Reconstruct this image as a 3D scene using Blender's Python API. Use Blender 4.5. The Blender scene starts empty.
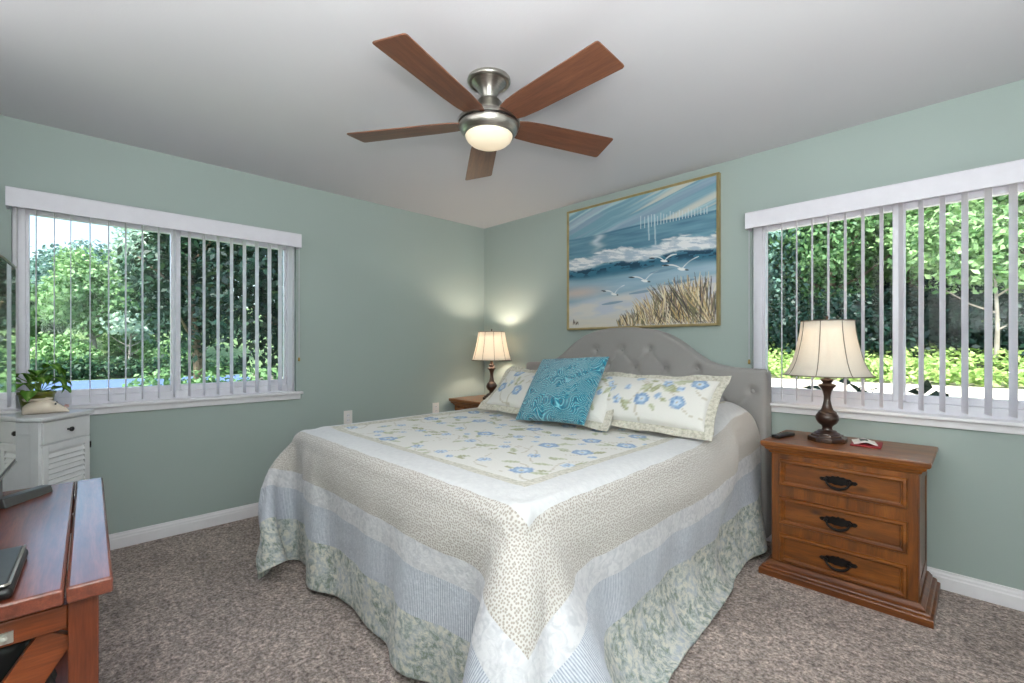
import bpy, bmesh, math, random
import numpy as np
from mathutils import Vector, Matrix

SC = bpy.context.scene
COL = SC.collection
PI = math.pi

# ---------------------------------------------------------------- camera
YAW = math.radians(45.6)
cam_data = bpy.data.cameras.new('camera')
cam_data.sensor_width = 36.0
cam_data.lens = 36.0 * 460.0 / 1024.0
cam_data.shift_y = 4.5 / 1024.0
cam_data.clip_start = 0.02
cam_data.clip_end = 400
cam = bpy.data.objects.new('camera', cam_data)
COL.objects.link(cam)
cam.location = (3.638, -3.156, 1.2153)
cam.rotation_euler = (PI / 2, 0, YAW)
SC.camera = cam

# ---------------------------------------------------------------- view, world, sun, area lights
SC.view_settings.view_transform = 'Standard'
SC.view_settings.look = 'None'
SC.view_settings.gamma = 1.0
SC.view_settings.use_curve_mapping = False
SC.view_settings.exposure = 0.60
SC.cycles.use_denoising = True
SC.cycles.max_bounces = 10
SC.cycles.transparent_max_bounces = 24
SC.cycles.sample_clamp_indirect = 8.0

world = bpy.data.worlds.new('sky')
SC.world = world
world.use_nodes = True
wn = world.node_tree
wn.nodes.clear()
w_out = wn.nodes.new('ShaderNodeOutputWorld')
w_bg = wn.nodes.new('ShaderNodeBackground')
w_sky = wn.nodes.new('ShaderNodeTexSky')
w_sky.sky_type = 'NISHITA'
w_sky.sun_disc = False
w_sky.sun_elevation = math.radians(58)
w_sky.sun_rotation = math.radians(170)
w_sky.air_density = 1.0
w_sky.dust_density = 3.0
w_bg.inputs['Strength'].default_value = 0.38
wn.links.new(w_sky.outputs[0], w_bg.inputs['Color'])
wn.links.new(w_bg.outputs[0], w_out.inputs['Surface'])

def lamp_obj(name, kind, loc, energy, color=(1, 1, 1), rot=(0, 0, 0), **kw):
    d = bpy.data.lights.new(name, kind)
    d.energy = energy
    d.color = color
    for k, v in kw.items():
        setattr(d, k, v)
    o = bpy.data.objects.new(name, d)
    COL.objects.link(o)
    o.location = loc
    o.rotation_euler = rot
    return o

sun_dir = Vector((-0.30, 0.62, -0.95))          # the way the sunlight travels
sun = lamp_obj('sun', 'SUN', (0, 0, 12), 5.2, (1.0, 0.95, 0.86), angle=math.radians(1.0))
sun.rotation_euler = sun_dir.to_track_quat('-Z', 'Y').to_euler()

# unseen fill lights added to brighten the room, right of and behind the camera
def area(name, loc, aim, w, h, energy, color):
    o = lamp_obj(name, 'AREA', loc, energy, color, shape='RECTANGLE', size=w, size_y=h)
    o.rotation_euler = (Vector(aim) - Vector(loc)).to_track_quat('-Z', 'Z').to_euler()
    return o
area('fill_right', (4.30, -1.75, 1.25), (0.0, -1.6, 1.0), 2.8, 2.2, 10, (1.0, 0.985, 0.98))  # added fill in front of the closed right wall, stands in for daylight
area('bounce_fill', (3.95, -3.28, 1.36), (3.95, -3.28, 2.44), 0.8, 0.6, 76, (1.0, 0.98, 0.97))  # added fill aimed straight up, so the ceiling spreads it evenly
area('fill_behind', (2.2, -3.60, 1.75), (2.0, 0.0, 1.5), 2.6, 1.1, 13, (1.0, 0.985, 0.98))  # added fill on the wall behind, brightens vanes and headboard side

# ---------------------------------------------------------------- node materials
MATS = {}
class NT:
    def __init__(self, name):
        self.m = bpy.data.materials.new(name)
        self.m.use_nodes = True
        self.nt = self.m.node_tree
        self.nt.nodes.clear()
        self.out = self.n('ShaderNodeOutputMaterial')
        MATS[name] = self.m
    def n(self, t, **kw):
        nd = self.nt.nodes.new(t)
        for k, v in kw.items():
            if k.startswith('i_'):
                continue
            setattr(nd, k, v)
        return nd
    def put(self, sock, v):
        if hasattr(v, 'is_output'):
            self.nt.links.new(v, sock)
        elif v is not None:
            if sock.type == 'RGBA' and len(v) == 3:
                v = tuple(v) + (1,)
            sock.default_value = v
    def coord(self, kind='Object', scale=(1, 1, 1), rot=(0, 0, 0), loc=(0, 0, 0), src=None):
        if src is None:
            src = self.n('ShaderNodeTexCoord').outputs[kind]
        mp = self.n('ShaderNodeMapping')
        self.put(mp.inputs['Vector'], src)
        mp.inputs['Scale'].default_value = scale
        mp.inputs['Rotation'].default_value = rot
        mp.inputs['Location'].default_value = loc
        return mp.outputs[0]
    def noise(self, vec, scale=5, detail=3, rough=0.5, dist=0.0):
        nd = self.n('ShaderNodeTexNoise')
        self.put(nd.inputs['Vector'], vec)
        nd.inputs['Scale'].default_value = scale
        nd.inputs['Detail'].default_value = detail
        nd.inputs['Roughness'].default_value = rough
        nd.inputs['Distortion'].default_value = dist
        return nd.outputs['Fac']
    def voronoi(self, vec, scale=5, feature='F1', rnd=1.0, out='Distance', dims='3D'):
        nd = self.n('ShaderNodeTexVoronoi', feature=feature, voronoi_dimensions=dims)
        self.put(nd.inputs['Vector'], vec)
        nd.inputs['Scale'].default_value = scale
        nd.inputs['Randomness'].default_value = rnd
        return nd.outputs[out]
    def wave(self, vec, scale=5, dist=0, detail=2, dscale=1.0, direction='X', wtype='BANDS'):
        nd = self.n('ShaderNodeTexWave', wave_type=wtype)
        if wtype == 'BANDS':
            nd.bands_direction = direction
        self.put(nd.inputs['Vector'], vec)
        nd.inputs['Scale'].default_value = scale
        nd.inputs['Distortion'].default_value = dist
        nd.inputs['Detail'].default_value = detail
        nd.inputs['Detail Scale'].default_value = dscale
        return nd.outputs['Fac']
    def ramp(self, fac, stops, interp='LINEAR'):
        nd = self.n('ShaderNodeValToRGB')
        cr = nd.color_ramp
        cr.interpolation = interp
        while len(cr.elements) < len(stops):
            cr.elements.new(0.5)
        for e, (p, c) in zip(cr.elements, stops):
            e.position = p
            e.color = tuple(c) + (1,) if len(c) == 3 else c
        self.put(nd.inputs[0], fac)
        return nd.outputs[0]
    def math(self, op, a, b=None, c=None, clamp=False):
        nd = self.n('ShaderNodeMath', operation=op)
        nd.use_clamp = clamp
        for i, v in enumerate((a, b, c)):
            if v is not None:
                self.put(nd.inputs[i], v)
        return nd.outputs[0]
    def mix(self, fac, a, b, blend='MIX'):
        nd = self.n('ShaderNodeMix', data_type='RGBA', blend_type=blend)
        self.put(nd.inputs[0], fac)
        self.put(nd.inputs[6], a)
        self.put(nd.inputs[7], b)
        return nd.outputs[2]
    def attr(self, name):
        return self.n('ShaderNodeAttribute', attribute_name=name).outputs['Color']
    def bump(self, h, strength=0.3, dist=0.01):
        nd = self.n('ShaderNodeBump')
        nd.inputs['Strength'].default_value = strength
        nd.inputs['Distance'].default_value = dist
        self.put(nd.inputs['Height'], h)
        return nd.outputs[0]
    def bsdf(self, color, rough=0.5, metal=0.0, normal=None, spec=None, coat=0.0, coat_rough=0.1, sheen=0.0, emit=None, emit_str=0.0, trans=None):
        b = self.n('ShaderNodeBsdfPrincipled')
        self.put(b.inputs['Base Color'], color)
        self.put(b.inputs['Roughness'], rough)
        self.put(b.inputs['Metallic'], metal)
        if spec is not None:
            b.inputs['Specular IOR Level'].default_value = spec
        b.inputs['Coat Weight'].default_value = coat
        b.inputs['Coat Roughness'].default_value = coat_rough
        b.inputs['Sheen Weight'].default_value = sheen
        if normal is not None:
            self.put(b.inputs['Normal'], normal)
        if emit is not None:
            self.put(b.inputs['Emission Color'], emit)
            b.inputs['Emission Strength'].default_value = emit_str
        return b.outputs[0]
    def done(self, sh):
        self.put(self.out.inputs['Surface'], sh)
        return self.m

def srgb(r, g, b):
    f = lambda c: (c / 255 / 12.92) if c / 255 <= 0.04045 else ((c / 255 + 0.055) / 1.055) ** 2.4
    return (f(r), f(g), f(b))

def simple(name, color, rough=0.5, metal=0.0, var=0.06, nscale=20, bump=0.0, bscale=200, **kw):
    t = NT(name)
    v = t.coord()
    n = t.noise(v, nscale, 3)
    lo = tuple(c * (1 - var) for c in color)
    hi = tuple(min(1, c * (1 + var)) for c in color)
    c = t.ramp(n, [(0.3, lo), (0.7, hi)])
    nm = t.bump(t.noise(v, bscale, 2), bump, 0.002) if bump else None
    return t.done(t.bsdf(c, rough, metal, nm, **kw))

def wood(name, dark, mid, light, axis=0, rough=0.35, coat=0.3, ring=3.0, stretch=14, knots=False, fine=60):
    t = NT(name)
    sc = [stretch, stretch, stretch]
    sc[axis] = 1.0
    v = t.coord('Object', tuple(sc))
    a = t.noise(v, ring, 4, 0.55, 0.6)
    b = t.noise(v, fine * 0.35, 3, 0.6)
    c = t.ramp(a, [(0.25, dark), (0.5, mid), (0.78, light)])
    c2 = t.mix(t.math('MULTIPLY', t.ramp(b, [(0.35, (1, 1, 1)), (0.6, (0, 0, 0))]), 0.30), c, tuple(x * 0.45 for x in dark))
    if knots:
        kv = [9, 9, 9]
        kv[axis] = 4.0
        k = t.voronoi(t.coord('Object', tuple(kv)), 0.8, rnd=1.0)
        c2 = t.mix(t.ramp(k, [(0.04, (1, 1, 1)), (0.13, (0, 0, 0))]), c2, tuple(x * 0.35 for x in dark))
    nm = t.bump(b, 0.08, 0.002)
    return t.done(t.bsdf(c2, rough, 0, nm, coat=coat, coat_rough=0.18))

# walls, ceiling, carpet
t = NT('wall_paint'); v = t.coord()
c = t.ramp(t.noise(v, 1.2, 2), [(0.3, srgb(166, 179, 175)), (0.7, srgb(169, 182, 178))])
t.done(t.bsdf(c, 0.75, 0, t.bump(t.noise(v, 140, 3), 0.10, 0.003), spec=0.3))
t = NT('ceiling_paint'); v = t.coord()
t.done(t.bsdf(t.ramp(t.noise(v, 1.0, 2), [(0.3, srgb(208, 207, 212)), (0.7, srgb(212, 211, 215))]), 0.85, 0, t.bump(t.noise(v, 120, 3), 0.12, 0.003), spec=0.2))
t = NT('carpet'); v = t.coord()
n1 = t.noise(v, 70, 4, 0.75)
n2 = t.noise(v, 3.0, 3, 0.6)
n3 = t.noise(v, 24, 3, 0.7)
base = t.ramp(n1, [(0.30, srgb(92, 80, 75)), (0.45, srgb(164, 148, 140)), (0.57, srgb(212, 197, 189)), (0.70, srgb(248, 236, 228))])
base = t.mix(0.85, base, t.ramp(n3, [(0.30, (0.50, 0.48, 0.47)), (0.62, (1.20, 1.18, 1.17))]), 'MULTIPLY')
base = t.mix(0.75, base, t.ramp(n2, [(0.36, (0.78, 0.77, 0.77)), (0.62, (1.12, 1.12, 1.12))]), 'MULTIPLY')
t.done(t.bsdf(base, 0.95, 0, t.bump(t.math('ADD', n1, t.math('MULTIPLY', n3, 0.8)), 0.9, 0.02), spec=0.1, sheen=0.15))

simple('white_trim', srgb(238, 236, 240), 0.45, var=0.02)
simple('vinyl_white', srgb(238, 236, 243), 0.35, var=0.02)
simple('valance_white', srgb(226, 224, 233), 0.55, var=0.02, bump=0.1, bscale=160)
simple('cabinet_white', srgb(226, 227, 229), 0.45, var=0.02)
simple('black_plastic', (0.012, 0.012, 0.013), 0.28, var=0.1)
simple('grey_plastic', (0.075, 0.08, 0.08), 0.35, var=0.1)
simple('black_iron', (0.012, 0.010, 0.010), 0.42, 0.6, var=0.2)
simple('dark_metal', (0.05, 0.048, 0.05), 0.3, 0.9, var=0.2)
simple('brass', srgb(190, 160, 95), 0.3, 0.9)
simple('brown_bronze', srgb(62, 42, 32), 0.30, 0.25, var=0.45, nscale=14, coat=0.4)
simple('gold_frame', srgb(176, 158, 112), 0.40, 0.45, var=0.12)
simple('silver_edge', (0.62, 0.60, 0.55), 0.3, 0.8)
simple('red_leather', srgb(150, 28, 36), 0.5)
simple('white_card', srgb(240, 238, 234), 0.6)
simple('dark_green_glaze', srgb(112, 116, 32), 0.3, coat=0.3)
simple('cream_glaze', srgb(232, 218, 200), 0.25, coat=0.4)
simple('pink_glaze', srgb(226, 152, 130), 0.35)
simple('potting_soil', (0.03, 0.02, 0.013), 0.9, var=0.4, nscale=90)
simple('outlet_white', srgb(236, 232, 230), 0.4, var=0.01)
simple('mattress_cloth', srgb(215, 212, 206), 0.8)
simple('dark_bed_base', (0.03, 0.028, 0.026), 0.8)
simple('wicker_black', (0.012, 0.011, 0.011), 0.5)
t = NT('brushed_nickel'); v = t.coord('Object', (3, 3, 60))
t.done(t.bsdf(t.ramp(t.noise(v, 8, 3), [(0.3, (0.36, 0.345, 0.31)), (0.7, (0.50, 0.48, 0.44))]), 0.28, 1.0))
t = NT('tv_screen')
t.done(t.bsdf((0.50, 0.51, 0.36), 0.03, 0.75, spec=0.9, coat=1.0, coat_rough=0.02))
t = NT('fan_glass')
lw = t.n('ShaderNodeLayerWeight'); lw.inputs[0].default_value = 0.35
t.done(t.bsdf(srgb(186, 176, 156), 0.3, 0, emit=t.ramp(lw.outputs['Facing'], [(0.1, (1.0, 0.87, 0.66)), (0.95, (0.75, 0.55, 0.34))]), emit_str=0.42))
def shade_mat(name, col, tf=0.42):
    t = NT(name)
    v = t.coord('Object', (1, 1, 1))
    nn = t.noise(v, 180, 2)
    c = t.ramp(nn, [(0.3, tuple(x * 0.96 for x in col)), (0.7, col)])
    d = t.n('ShaderNodeBsdfDiffuse'); t.put(d.inputs[0], c)
    tr = t.n('ShaderNodeBsdfTranslucent'); t.put(tr.inputs[0], c)
    mx = t.n('ShaderNodeMixShader'); mx.inputs[0].default_value = tf
    t.put(mx.inputs[1], d.outputs[0]); t.put(mx.inputs[2], tr.outputs[0])
    t.done(mx.outputs[0])
shade_mat('shade_linen', srgb(246, 240, 230), 0.36)
shade_mat('seam_cloth', srgb(150, 140, 128))
shade_mat('vane_white', srgb(250, 248, 252), 0.25)
t = NT('window_glass')
tr = t.n('ShaderNodeBsdfTransparent'); tr.inputs[0].default_value = (0.93, 0.97, 0.96, 1)
gl = t.n('ShaderNodeBsdfGlossy'); gl.inputs['Roughness'].default_value = 0.01
fr = t.n('ShaderNodeFresnel'); fr.inputs[0].default_value = 1.22
mx = t.n('ShaderNodeMixShader')
t.put(mx.inputs[0], fr.outputs[0]); t.put(mx.inputs[1], tr.outputs[0]); t.put(mx.inputs[2], gl.outputs[0])
t.done(mx.outputs[0])

wood('fan_wood', srgb(88, 52, 36), srgb(114, 70, 48), srgb(132, 86, 60), axis=0, rough=0.4, coat=0.15)
PINE = (srgb(80, 40, 10), srgb(130, 72, 20), srgb(160, 96, 32))
wood('pine_along', *PINE, axis=0, knots=True, ring=2.2, stretch=11)
wood('pine_upright', *PINE, axis=2, ring=2.2, stretch=11)
wood('pine_deep', srgb(74, 36, 12), srgb(116, 62, 22), srgb(138, 80, 32), axis=0, ring=2.2, stretch=11)
CON = (srgb(92, 40, 26), srgb(128, 62, 42), srgb(150, 80, 56))
wood('console_along', *CON, axis=0, rough=0.42, coat=1.0)
wood('console_across', srgb(100, 44, 20), srgb(138, 66, 30), srgb(160, 84, 42), axis=1, rough=0.30, coat=0.4)
wood('console_upright', srgb(84, 34, 18), srgb(116, 54, 28), srgb(136, 70, 38), axis=2, rough=0.35, coat=0.4)

t = NT('headboard_linen'); v = t.coord()
wv = t.noise(t.coord('Object', (1, 1, 3)), 260, 3, 0.7)
t.done(t.bsdf(t.ramp(wv, [(0.25, srgb(142, 139, 138)), (0.75, srgb(172, 169, 167))]), 0.9, 0, t.bump(wv, 0.25, 0.002), spec=0.15, sheen=0.2))

t = NT('leaf'); 
c = t.attr('Col')
d = t.n('ShaderNodeBsdfDiffuse'); t.put(d.inputs[0], c)
tr = t.n('ShaderNodeBsdfTranslucent'); t.put(tr.inputs[0], t.mix(0.12, c, (0.35, 0.5, 0.12), 'MIX'))
gl = t.n('ShaderNodeBsdfGlossy'); gl.inputs['Roughness'].default_value = 0.45; gl.inputs[0].default_value = (0.8, 0.9, 0.9, 1)
m1 = t.n('ShaderNodeMixShader'); m1.inputs[0].default_value = 0.25
t.put(m1.inputs[1], d.outputs[0]); t.put(m1.inputs[2], tr.outputs[0])
m2 = t.n('ShaderNodeMixShader'); m2.inputs[0].default_value = 0.025
t.put(m2.inputs[1], m1.outputs[0]); t.put(m2.inputs[2], gl.outputs[0])
t.done(m2.outputs[0])
simple('bark', srgb(120, 104, 90), 0.9, var=0.35, nscale=12, bump=0.5, bscale=30)
simple('pale_bark', srgb(158, 148, 138), 0.85, var=0.25, nscale=9, bump=0.4, bscale=30)
t = NT('garden_soil'); v = t.coord()
t.done(t.bsdf(t.ramp(t.noise(v, 4, 5), [(0.3, srgb(70, 60, 44)), (0.7, srgb(108, 96, 72))]), 0.95, 0, t.bump(t.noise(v, 20, 4), 0.6, 0.05)))
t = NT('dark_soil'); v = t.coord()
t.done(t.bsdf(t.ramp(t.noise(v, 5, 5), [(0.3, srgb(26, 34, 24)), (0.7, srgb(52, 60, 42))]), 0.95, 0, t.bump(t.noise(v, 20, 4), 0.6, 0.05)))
t = NT('pale_gravel'); v = t.coord()
t.done(t.bsdf(t.ramp(t.noise(v, 30, 5, 0.7), [(0.3, srgb(190, 178, 160)), (0.7, srgb(226, 216, 202))]), 0.95, 0, t.bump(t.noise(v, 60, 4), 0.6, 0.02)))
t = NT('lawn'); v = t.coord()
t.done(t.bsdf(t.ramp(t.noise(v, 5, 6, 0.7), [(0.3, srgb(60, 92, 56)), (0.7, srgb(146, 172, 116))]), 0.95, 0, t.bump(t.noise(v, 40, 4), 0.8, 0.05)))
t = NT('road'); v = t.coord()
t.done(t.bsdf(t.ramp(t.noise(v, 30, 5), [(0.3, srgb(74, 98, 140)), (0.7, srgb(92, 116, 158))]), 0.9))
simple('roof_board', srgb(200, 198, 192), 0.8)

# ---------------------------------------------------------------- mesh helpers
class MB:
    def __init__(self):
        self.v = []; self.f = []
    def add(self, vs, fs):
        o = len(self.v)
        self.v += [tuple(p) for p in vs]
        self.f += [tuple(i + o for i in f) for f in fs]
        return self
    def box(self, x0, x1, y0, y1, z0, z1, M=None):
        vs = [Vector((x, y, z)) for z in (z0, z1) for y in (y0, y1) for x in (x0, x1)]
        if M is not None:
            vs = [M @ p for p in vs]
        return self.add(vs, [(0, 2, 3, 1), (4, 5, 7, 6), (0, 1, 5, 4), (2, 6, 7, 3), (0, 4, 6, 2), (1, 3, 7, 5)])
    def lathe(self, prof, seg=48, c=(0, 0, 0), M=None, cap0=True, cap1=True):
        vs = []; fs = []
        n = len(prof)
        for r, z in prof:
            for k in range(seg):
                a = 2 * PI * k / seg
                p = Vector((c[0] + r * math.cos(a), c[1] + r * math.sin(a), c[2] + z))
                vs.append(M @ p if M is not None else p)
        for i in range(n - 1):
            for k in range(seg):
                k2 = (k + 1) % seg
                fs.append((i * seg + k, i * seg + k2, (i + 1) * seg + k2, (i + 1) * seg + k))
        if cap0: fs.append(tuple(range(seg - 1, -1, -1)))
        if cap1: fs.append(tuple((n - 1) * seg + k for k in range(seg)))
        return self.add(vs, fs)
    def tube(self, pts, rad, seg=10, cap=True):
        pts = [Vector(p) for p in pts]
        rads = rad if isinstance(rad, (list, tuple)) else [rad] * len(pts)
        vs = []; fs = []
        up = None
        for i, p in enumerate(pts):
            d = (pts[min(i + 1, len(pts) - 1)] - pts[max(i - 1, 0)]).normalized()
            if up is None:
                up = d.orthogonal().normalized()
            up = (up - d * up.dot(d))
            up = up.normalized() if up.length > 1e-6 else d.orthogonal().normalized()
            sd = d.cross(up)
            for k in range(seg):
                a = 2 * PI * k / seg
                vs.append(p + (up * math.cos(a) + sd * math.sin(a)) * rads[i])
        for i in range(len(pts) - 1):
            for k in range(seg):
                k2 = (k + 1) % seg
                fs.append((i * seg + k, i * seg + k2, (i + 1) * seg + k2, (i + 1) * seg + k))
        if cap:
            fs.append(tuple(range(seg - 1, -1, -1)))
            fs.append(tuple((len(pts) - 1) * seg + k for k in range(seg)))
        return self.add(vs, fs)
    def prism(self, poly, lo, hi, axis=1, M=None):
        """poly: 2-D outline in the two other axes, extruded along axis"""
        n = len(poly)
        def mk(a, b, e):
            p = [0, 0, 0]
            o = [i for i in range(3) if i != axis]
            p[o[0]] = a; p[o[1]] = b; p[axis] = e
            p = Vector(p)
            return M @ p if M is not None else p
        vs = [mk(a, b, lo) for a, b in poly] + [mk(a, b, hi) for a, b in poly]
        fs = [tuple(range(n)), tuple(range(2 * n - 1, n - 1, -1))]
        for i in range(n):
            j = (i + 1) % n
            fs.append((i, n + i, n + j, j))
        return self.add(vs, fs)
    def ring_stack(self, rings, cap=True):
        n = len(rings[0]); vs = []; fs = []
        for r in rings: vs += r
        for i in range(len(rings) - 1):
            for k in range(n):
                k2 = (k + 1) % n
                fs.append((i * n + k, i * n + k2, (i + 1) * n + k2, (i + 1) * n + k))
        if cap:
            fs.append(tuple(range(n - 1, -1, -1))); fs.append(tuple((len(rings) - 1) * n + k for k in range(n)))
        return self.add(vs, fs)
    def build(self, name, mat, parent=None, smooth=True, bevel=0.0, seg=2, angle=35, subsurf=0, solid=0.0):
        me = bpy.data.meshes.new(name)
        me.from_pydata(self.v, [], self.f)
        bm = bmesh.new(); bm.from_mesh(me)
        bmesh.ops.recalc_face_normals(bm, faces=bm.faces)
        bm.to_mesh(me); bm.free()
        me.update()
        return link(name, me, mat, parent, smooth, bevel, seg, angle, subsurf, solid)

def link(name, me, mat, parent=None, smooth=True, bevel=0.0, seg=2, angle=35, subsurf=0, solid=0.0):
    o = bpy.data.objects.new(name, me)
    COL.objects.link(o)
    if mat: me.materials.append(MATS[mat])
    if smooth:
        me.polygons.foreach_set('use_smooth', [True] * len(me.polygons))
        if not subsurf:
            me.set_sharp_from_angle(angle=math.radians(angle))
    if solid:
        s = o.modifiers.new('solid', 'SOLIDIFY'); s.thickness = solid; s.offset = 0
    if bevel:
        b = o.modifiers.new('bevel', 'BEVEL'); b.width = bevel; b.segments = seg; b.limit_method = 'ANGLE'; b.angle_limit = math.radians(30)
    if subsurf:
        s = o.modifiers.new('sub', 'SUBSURF'); s.levels = subsurf; s.render_levels = subsurf
    if parent is not None: o.parent = parent
    return o

def grid_obj(name, P, mat, parent=None, col=None, uv=None, solid=0.0, mask=None, smooth=True):
    nu, nv = P.shape[:2]
    idx = np.arange(nu * nv).reshape(nu, nv)
    q = np.stack([idx[:-1, :-1], idx[1:, :-1], idx[1:, 1:], idx[:-1, 1:]], -1)
    q = q[mask] if mask is not None else q.reshape(-1, 4)
    return raw_obj(name, P.reshape(-1, 3), q, mat, parent, None if col is None else col.reshape(-1, 3), None if uv is None else uv.reshape(-1, 2), solid, smooth)

def raw_obj(name, V, Q, mat, parent=None, col=None, uv=None, solid=0.0, smooth=True):
    used = np.unique(Q)
    if len(used) < len(V):
        re = np.full(len(V), -1); re[used] = np.arange(len(used))
        V = V[used]; Q = re[Q]
        if col is not None: col = col[used]
        if uv is not None: uv = uv[used]
    me = bpy.data.meshes.new(name)
    k = Q.shape[1]
    me.vertices.add(len(V)); me.loops.add(Q.size); me.polygons.add(len(Q))
    me.vertices.foreach_set('co', np.ascontiguousarray(V, dtype=np.float32).ravel())
    me.loops.foreach_set('vertex_index', Q.astype(np.int32).ravel())
    me.polygons.foreach_set('loop_start', np.arange(0, Q.size, k, dtype=np.int32))
    me.polygons.foreach_set('loop_total', np.full(len(Q), k, dtype=np.int32))
    me.update(calc_edges=True)
    me.validate()
    if col is not None:
        a = me.color_attributes.new('Col', 'FLOAT_COLOR', 'POINT')
        a.data.foreach_set('color', np.concatenate([col, np.ones((len(col), 1))], 1).astype(np.float32).ravel())
    if uv is not None:
        l = me.uv_layers.new(name='UVMap')
        l.data.foreach_set('uv', uv[Q.ravel()].astype(np.float32).ravel())
    return link(name, me, mat, parent, smooth, solid=solid, angle=60)

def thing(name, loc, label, cat, group=None, rz=0.0):
    o = bpy.data.objects.new(name, None)
    COL.objects.link(o)
    o.empty_display_size = 0.1
    o.location = loc
    o.rotation_euler = (0, 0, rz)
    return tag(o, label, cat, group)
def tag(o, label=None, cat=None, group=None, kind=None):
    if label: o['label'] = label
    if cat: o['category'] = cat
    if group: o['group'] = group
    if kind: o['kind'] = kind
    return o
def struct(o, label=None, cat=None):
    o['kind'] = 'structure'
    return tag(o, label, cat)
def kids(o):
    return [c for c in COL.objects if c.parent == o]
def copy_tree(o, parent=None):
    c = o.copy()
    COL.objects.link(c)
    if parent is not None: c.parent = parent
    for k in kids(o): copy_tree(k, c)
    return c
def rot_z(a): return Matrix.Rotation(a, 4, 'Z')
simple('plant_stem', srgb(120, 150, 70), 0.5)

# ================================================================ the room
XR, YB, ZC = 4.36, -3.64, 2.44
struct(MB().box(-0.02, XR + .02, YB - .02, 0.02, -0.06, 0.0).build('floor', 'carpet', smooth=False), 'thick mottled grey-brown carpet', 'carpet')
struct(MB().box(-0.16, XR + .14, YB - .14, 0.16, ZC, ZC + 0.12).build('ceiling', 'ceiling_paint', smooth=False), 'plain white ceiling', 'ceiling')
AY0, AY1, AZ0, AZ1 = -3.348, -1.885, 0.862, 2.03      # opening of the left window
BX0w, BX1w, BZ0, BZ1 = 2.610, 4.03, 0.856, 2.03       # opening of the right window
w = MB()
w.box(-0.14, 0, YB - .14, AY0, -0.06, ZC); w.box(-0.14, 0, AY1, 0.14, -0.06, ZC)
w.box(-0.14, 0, AY0, AY1, -0.06, AZ0); w.box(-0.14, 0, AY0, AY1, AZ1, ZC)
struct(w.build('wall_left', 'wall_paint', smooth=False), 'sage green wall with the window left of the bed', 'wall')
w = MB()
w.box(0, BX0w, 0, 0.14, -0.06, ZC); w.box(BX1w, XR + .14, 0, 0.14, -0.06, ZC)
w.box(BX0w, BX1w, 0, 0.14, -0.06, BZ0); w.box(BX0w, BX1w, 0, 0.14, BZ1, ZC)
struct(w.build('wall_back', 'wall_paint', smooth=False), 'sage green wall behind the headboard', 'wall')
struct(MB().box(XR, XR + .14, YB - .14, 0, -0.06, ZC).build('wall_right', 'wall_paint', smooth=False), 'sage green wall right of the camera', 'wall')
struct(MB().box(0, XR, YB - .14, YB, -0.06, ZC).build('wall_front', 'wall_paint', smooth=False), 'sage green wall behind the camera', 'wall')
# baseboards, moulded
bp = [(0, 0), (0.014, 0), (0.014, 0.058), (0.011, 0.064), (0.011, 0.074), (0.007, 0.082), (0.006, 0.092), (0, 0.092)]
b = MB(); b.prism(bp, YB, 0.0, axis=1)
struct(b.build('baseboard_left', 'white_trim', angle=20), 'white moulded baseboard below the left window', 'baseboard')
b = MB(); b.prism([(-p[0], p[1]) for p in bp], 0.0, XR, axis=0)
struct(b.build('baseboard_back', 'white_trim', angle=20), 'white moulded baseboard behind bed and nightstands', 'baseboard')

def window(name, M, L0, L1, Z0, Z1, m0, m1, label, nose0, nose1):
    """M maps (along, into the room, up) to the world"""
    def bx(mb, a0, a1, d0, d1, z0, z1): mb.box(a0, a1, d0, d1, z0, z1, M)
    root = thing(name, (0, 0, 0), label, 'window'); root['kind'] = 'structure'
    f = MB(); fw = 0.052
    bx(f, L0, L0 + fw, -0.10, -0.03, Z0, Z1); bx(f, L1 - fw, L1, -0.10, -0.03, Z0, Z1)
    bx(f, L0 + fw, L1 - fw, -0.10, -0.03, Z0, Z0 + 0.062); bx(f, L0 + fw, L1 - fw, -0.10, -0.03, Z1 - fw, Z1)
    f.build('window_frame', 'vinyl_white', root, bevel=0.004)
    s = MB()
    bx(s, m0 - 0.01, m0 + 0.034, -0.075, -0.036, Z0 + 0.062, Z1 - fw)
    bx(s, m1 - 0.030, m1, -0.095, -0.056, Z0 + 0.062, Z1 - fw)
    s.build('meeting_stile', 'vinyl_white', root, bevel=0.004)
    for k, (a0, a1, d) in enumerate(((L0 + fw, m0 - .01, -0.055), (m1, L1 - fw, -0.075))):
        r = MB()
        bx(r, a0, a1, d - .02, d + .02, Z0 + 0.062, Z0 + 0.100); bx(r, a0, a1, d - .02, d + .02, Z1 - fw - .035, Z1 - fw)
        e0, e1 = (a0, a0 + .014) if k == 0 else (a1 - .014, a1)
        bx(r, e0, e1, d - .02, d + .02, Z0 + 0.10, Z1 - fw - .035)
        sash = r.build('sash', 'vinyl_white', root, bevel=0.003)
        g = MB(); bx(g, a0 + .002, a1 - .002, d - .003, d + .003, Z0 + .09, Z1 - fw - .02)
        g.build('pane', 'window_glass', sash, smooth=False)
    s = MB()
    bx(s, L0 + .001, L1 - .001, -0.03, 0.0, Z0 - 0.004, Z0 + 0.012)
    bx(s, nose0, nose1, 0.0, 0.042, Z0 - 0.010, Z0 + 0.010)
    s.build('window_sill', 'white_trim', root, bevel=0.005)
    s = MB(); bx(s, nose0 + .012, nose1 - .012, 0.0, 0.018, Z0 - 0.048, Z0 - 0.010)
    s.build('apron', 'white_trim', root, bevel=0.004)
    return root
MA = Matrix(((0, 1, 0, 0), (1, 0, 0, 0), (0, 0, 1, 0), (0, 0, 0, 1)))       # along=y, into=+x
MBk = Matrix(((1, 0, 0, 0), (0, -1, 0, 0), (0, 0, 1, 0), (0, 0, 0, 1)))     # along=x, into=-y
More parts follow.
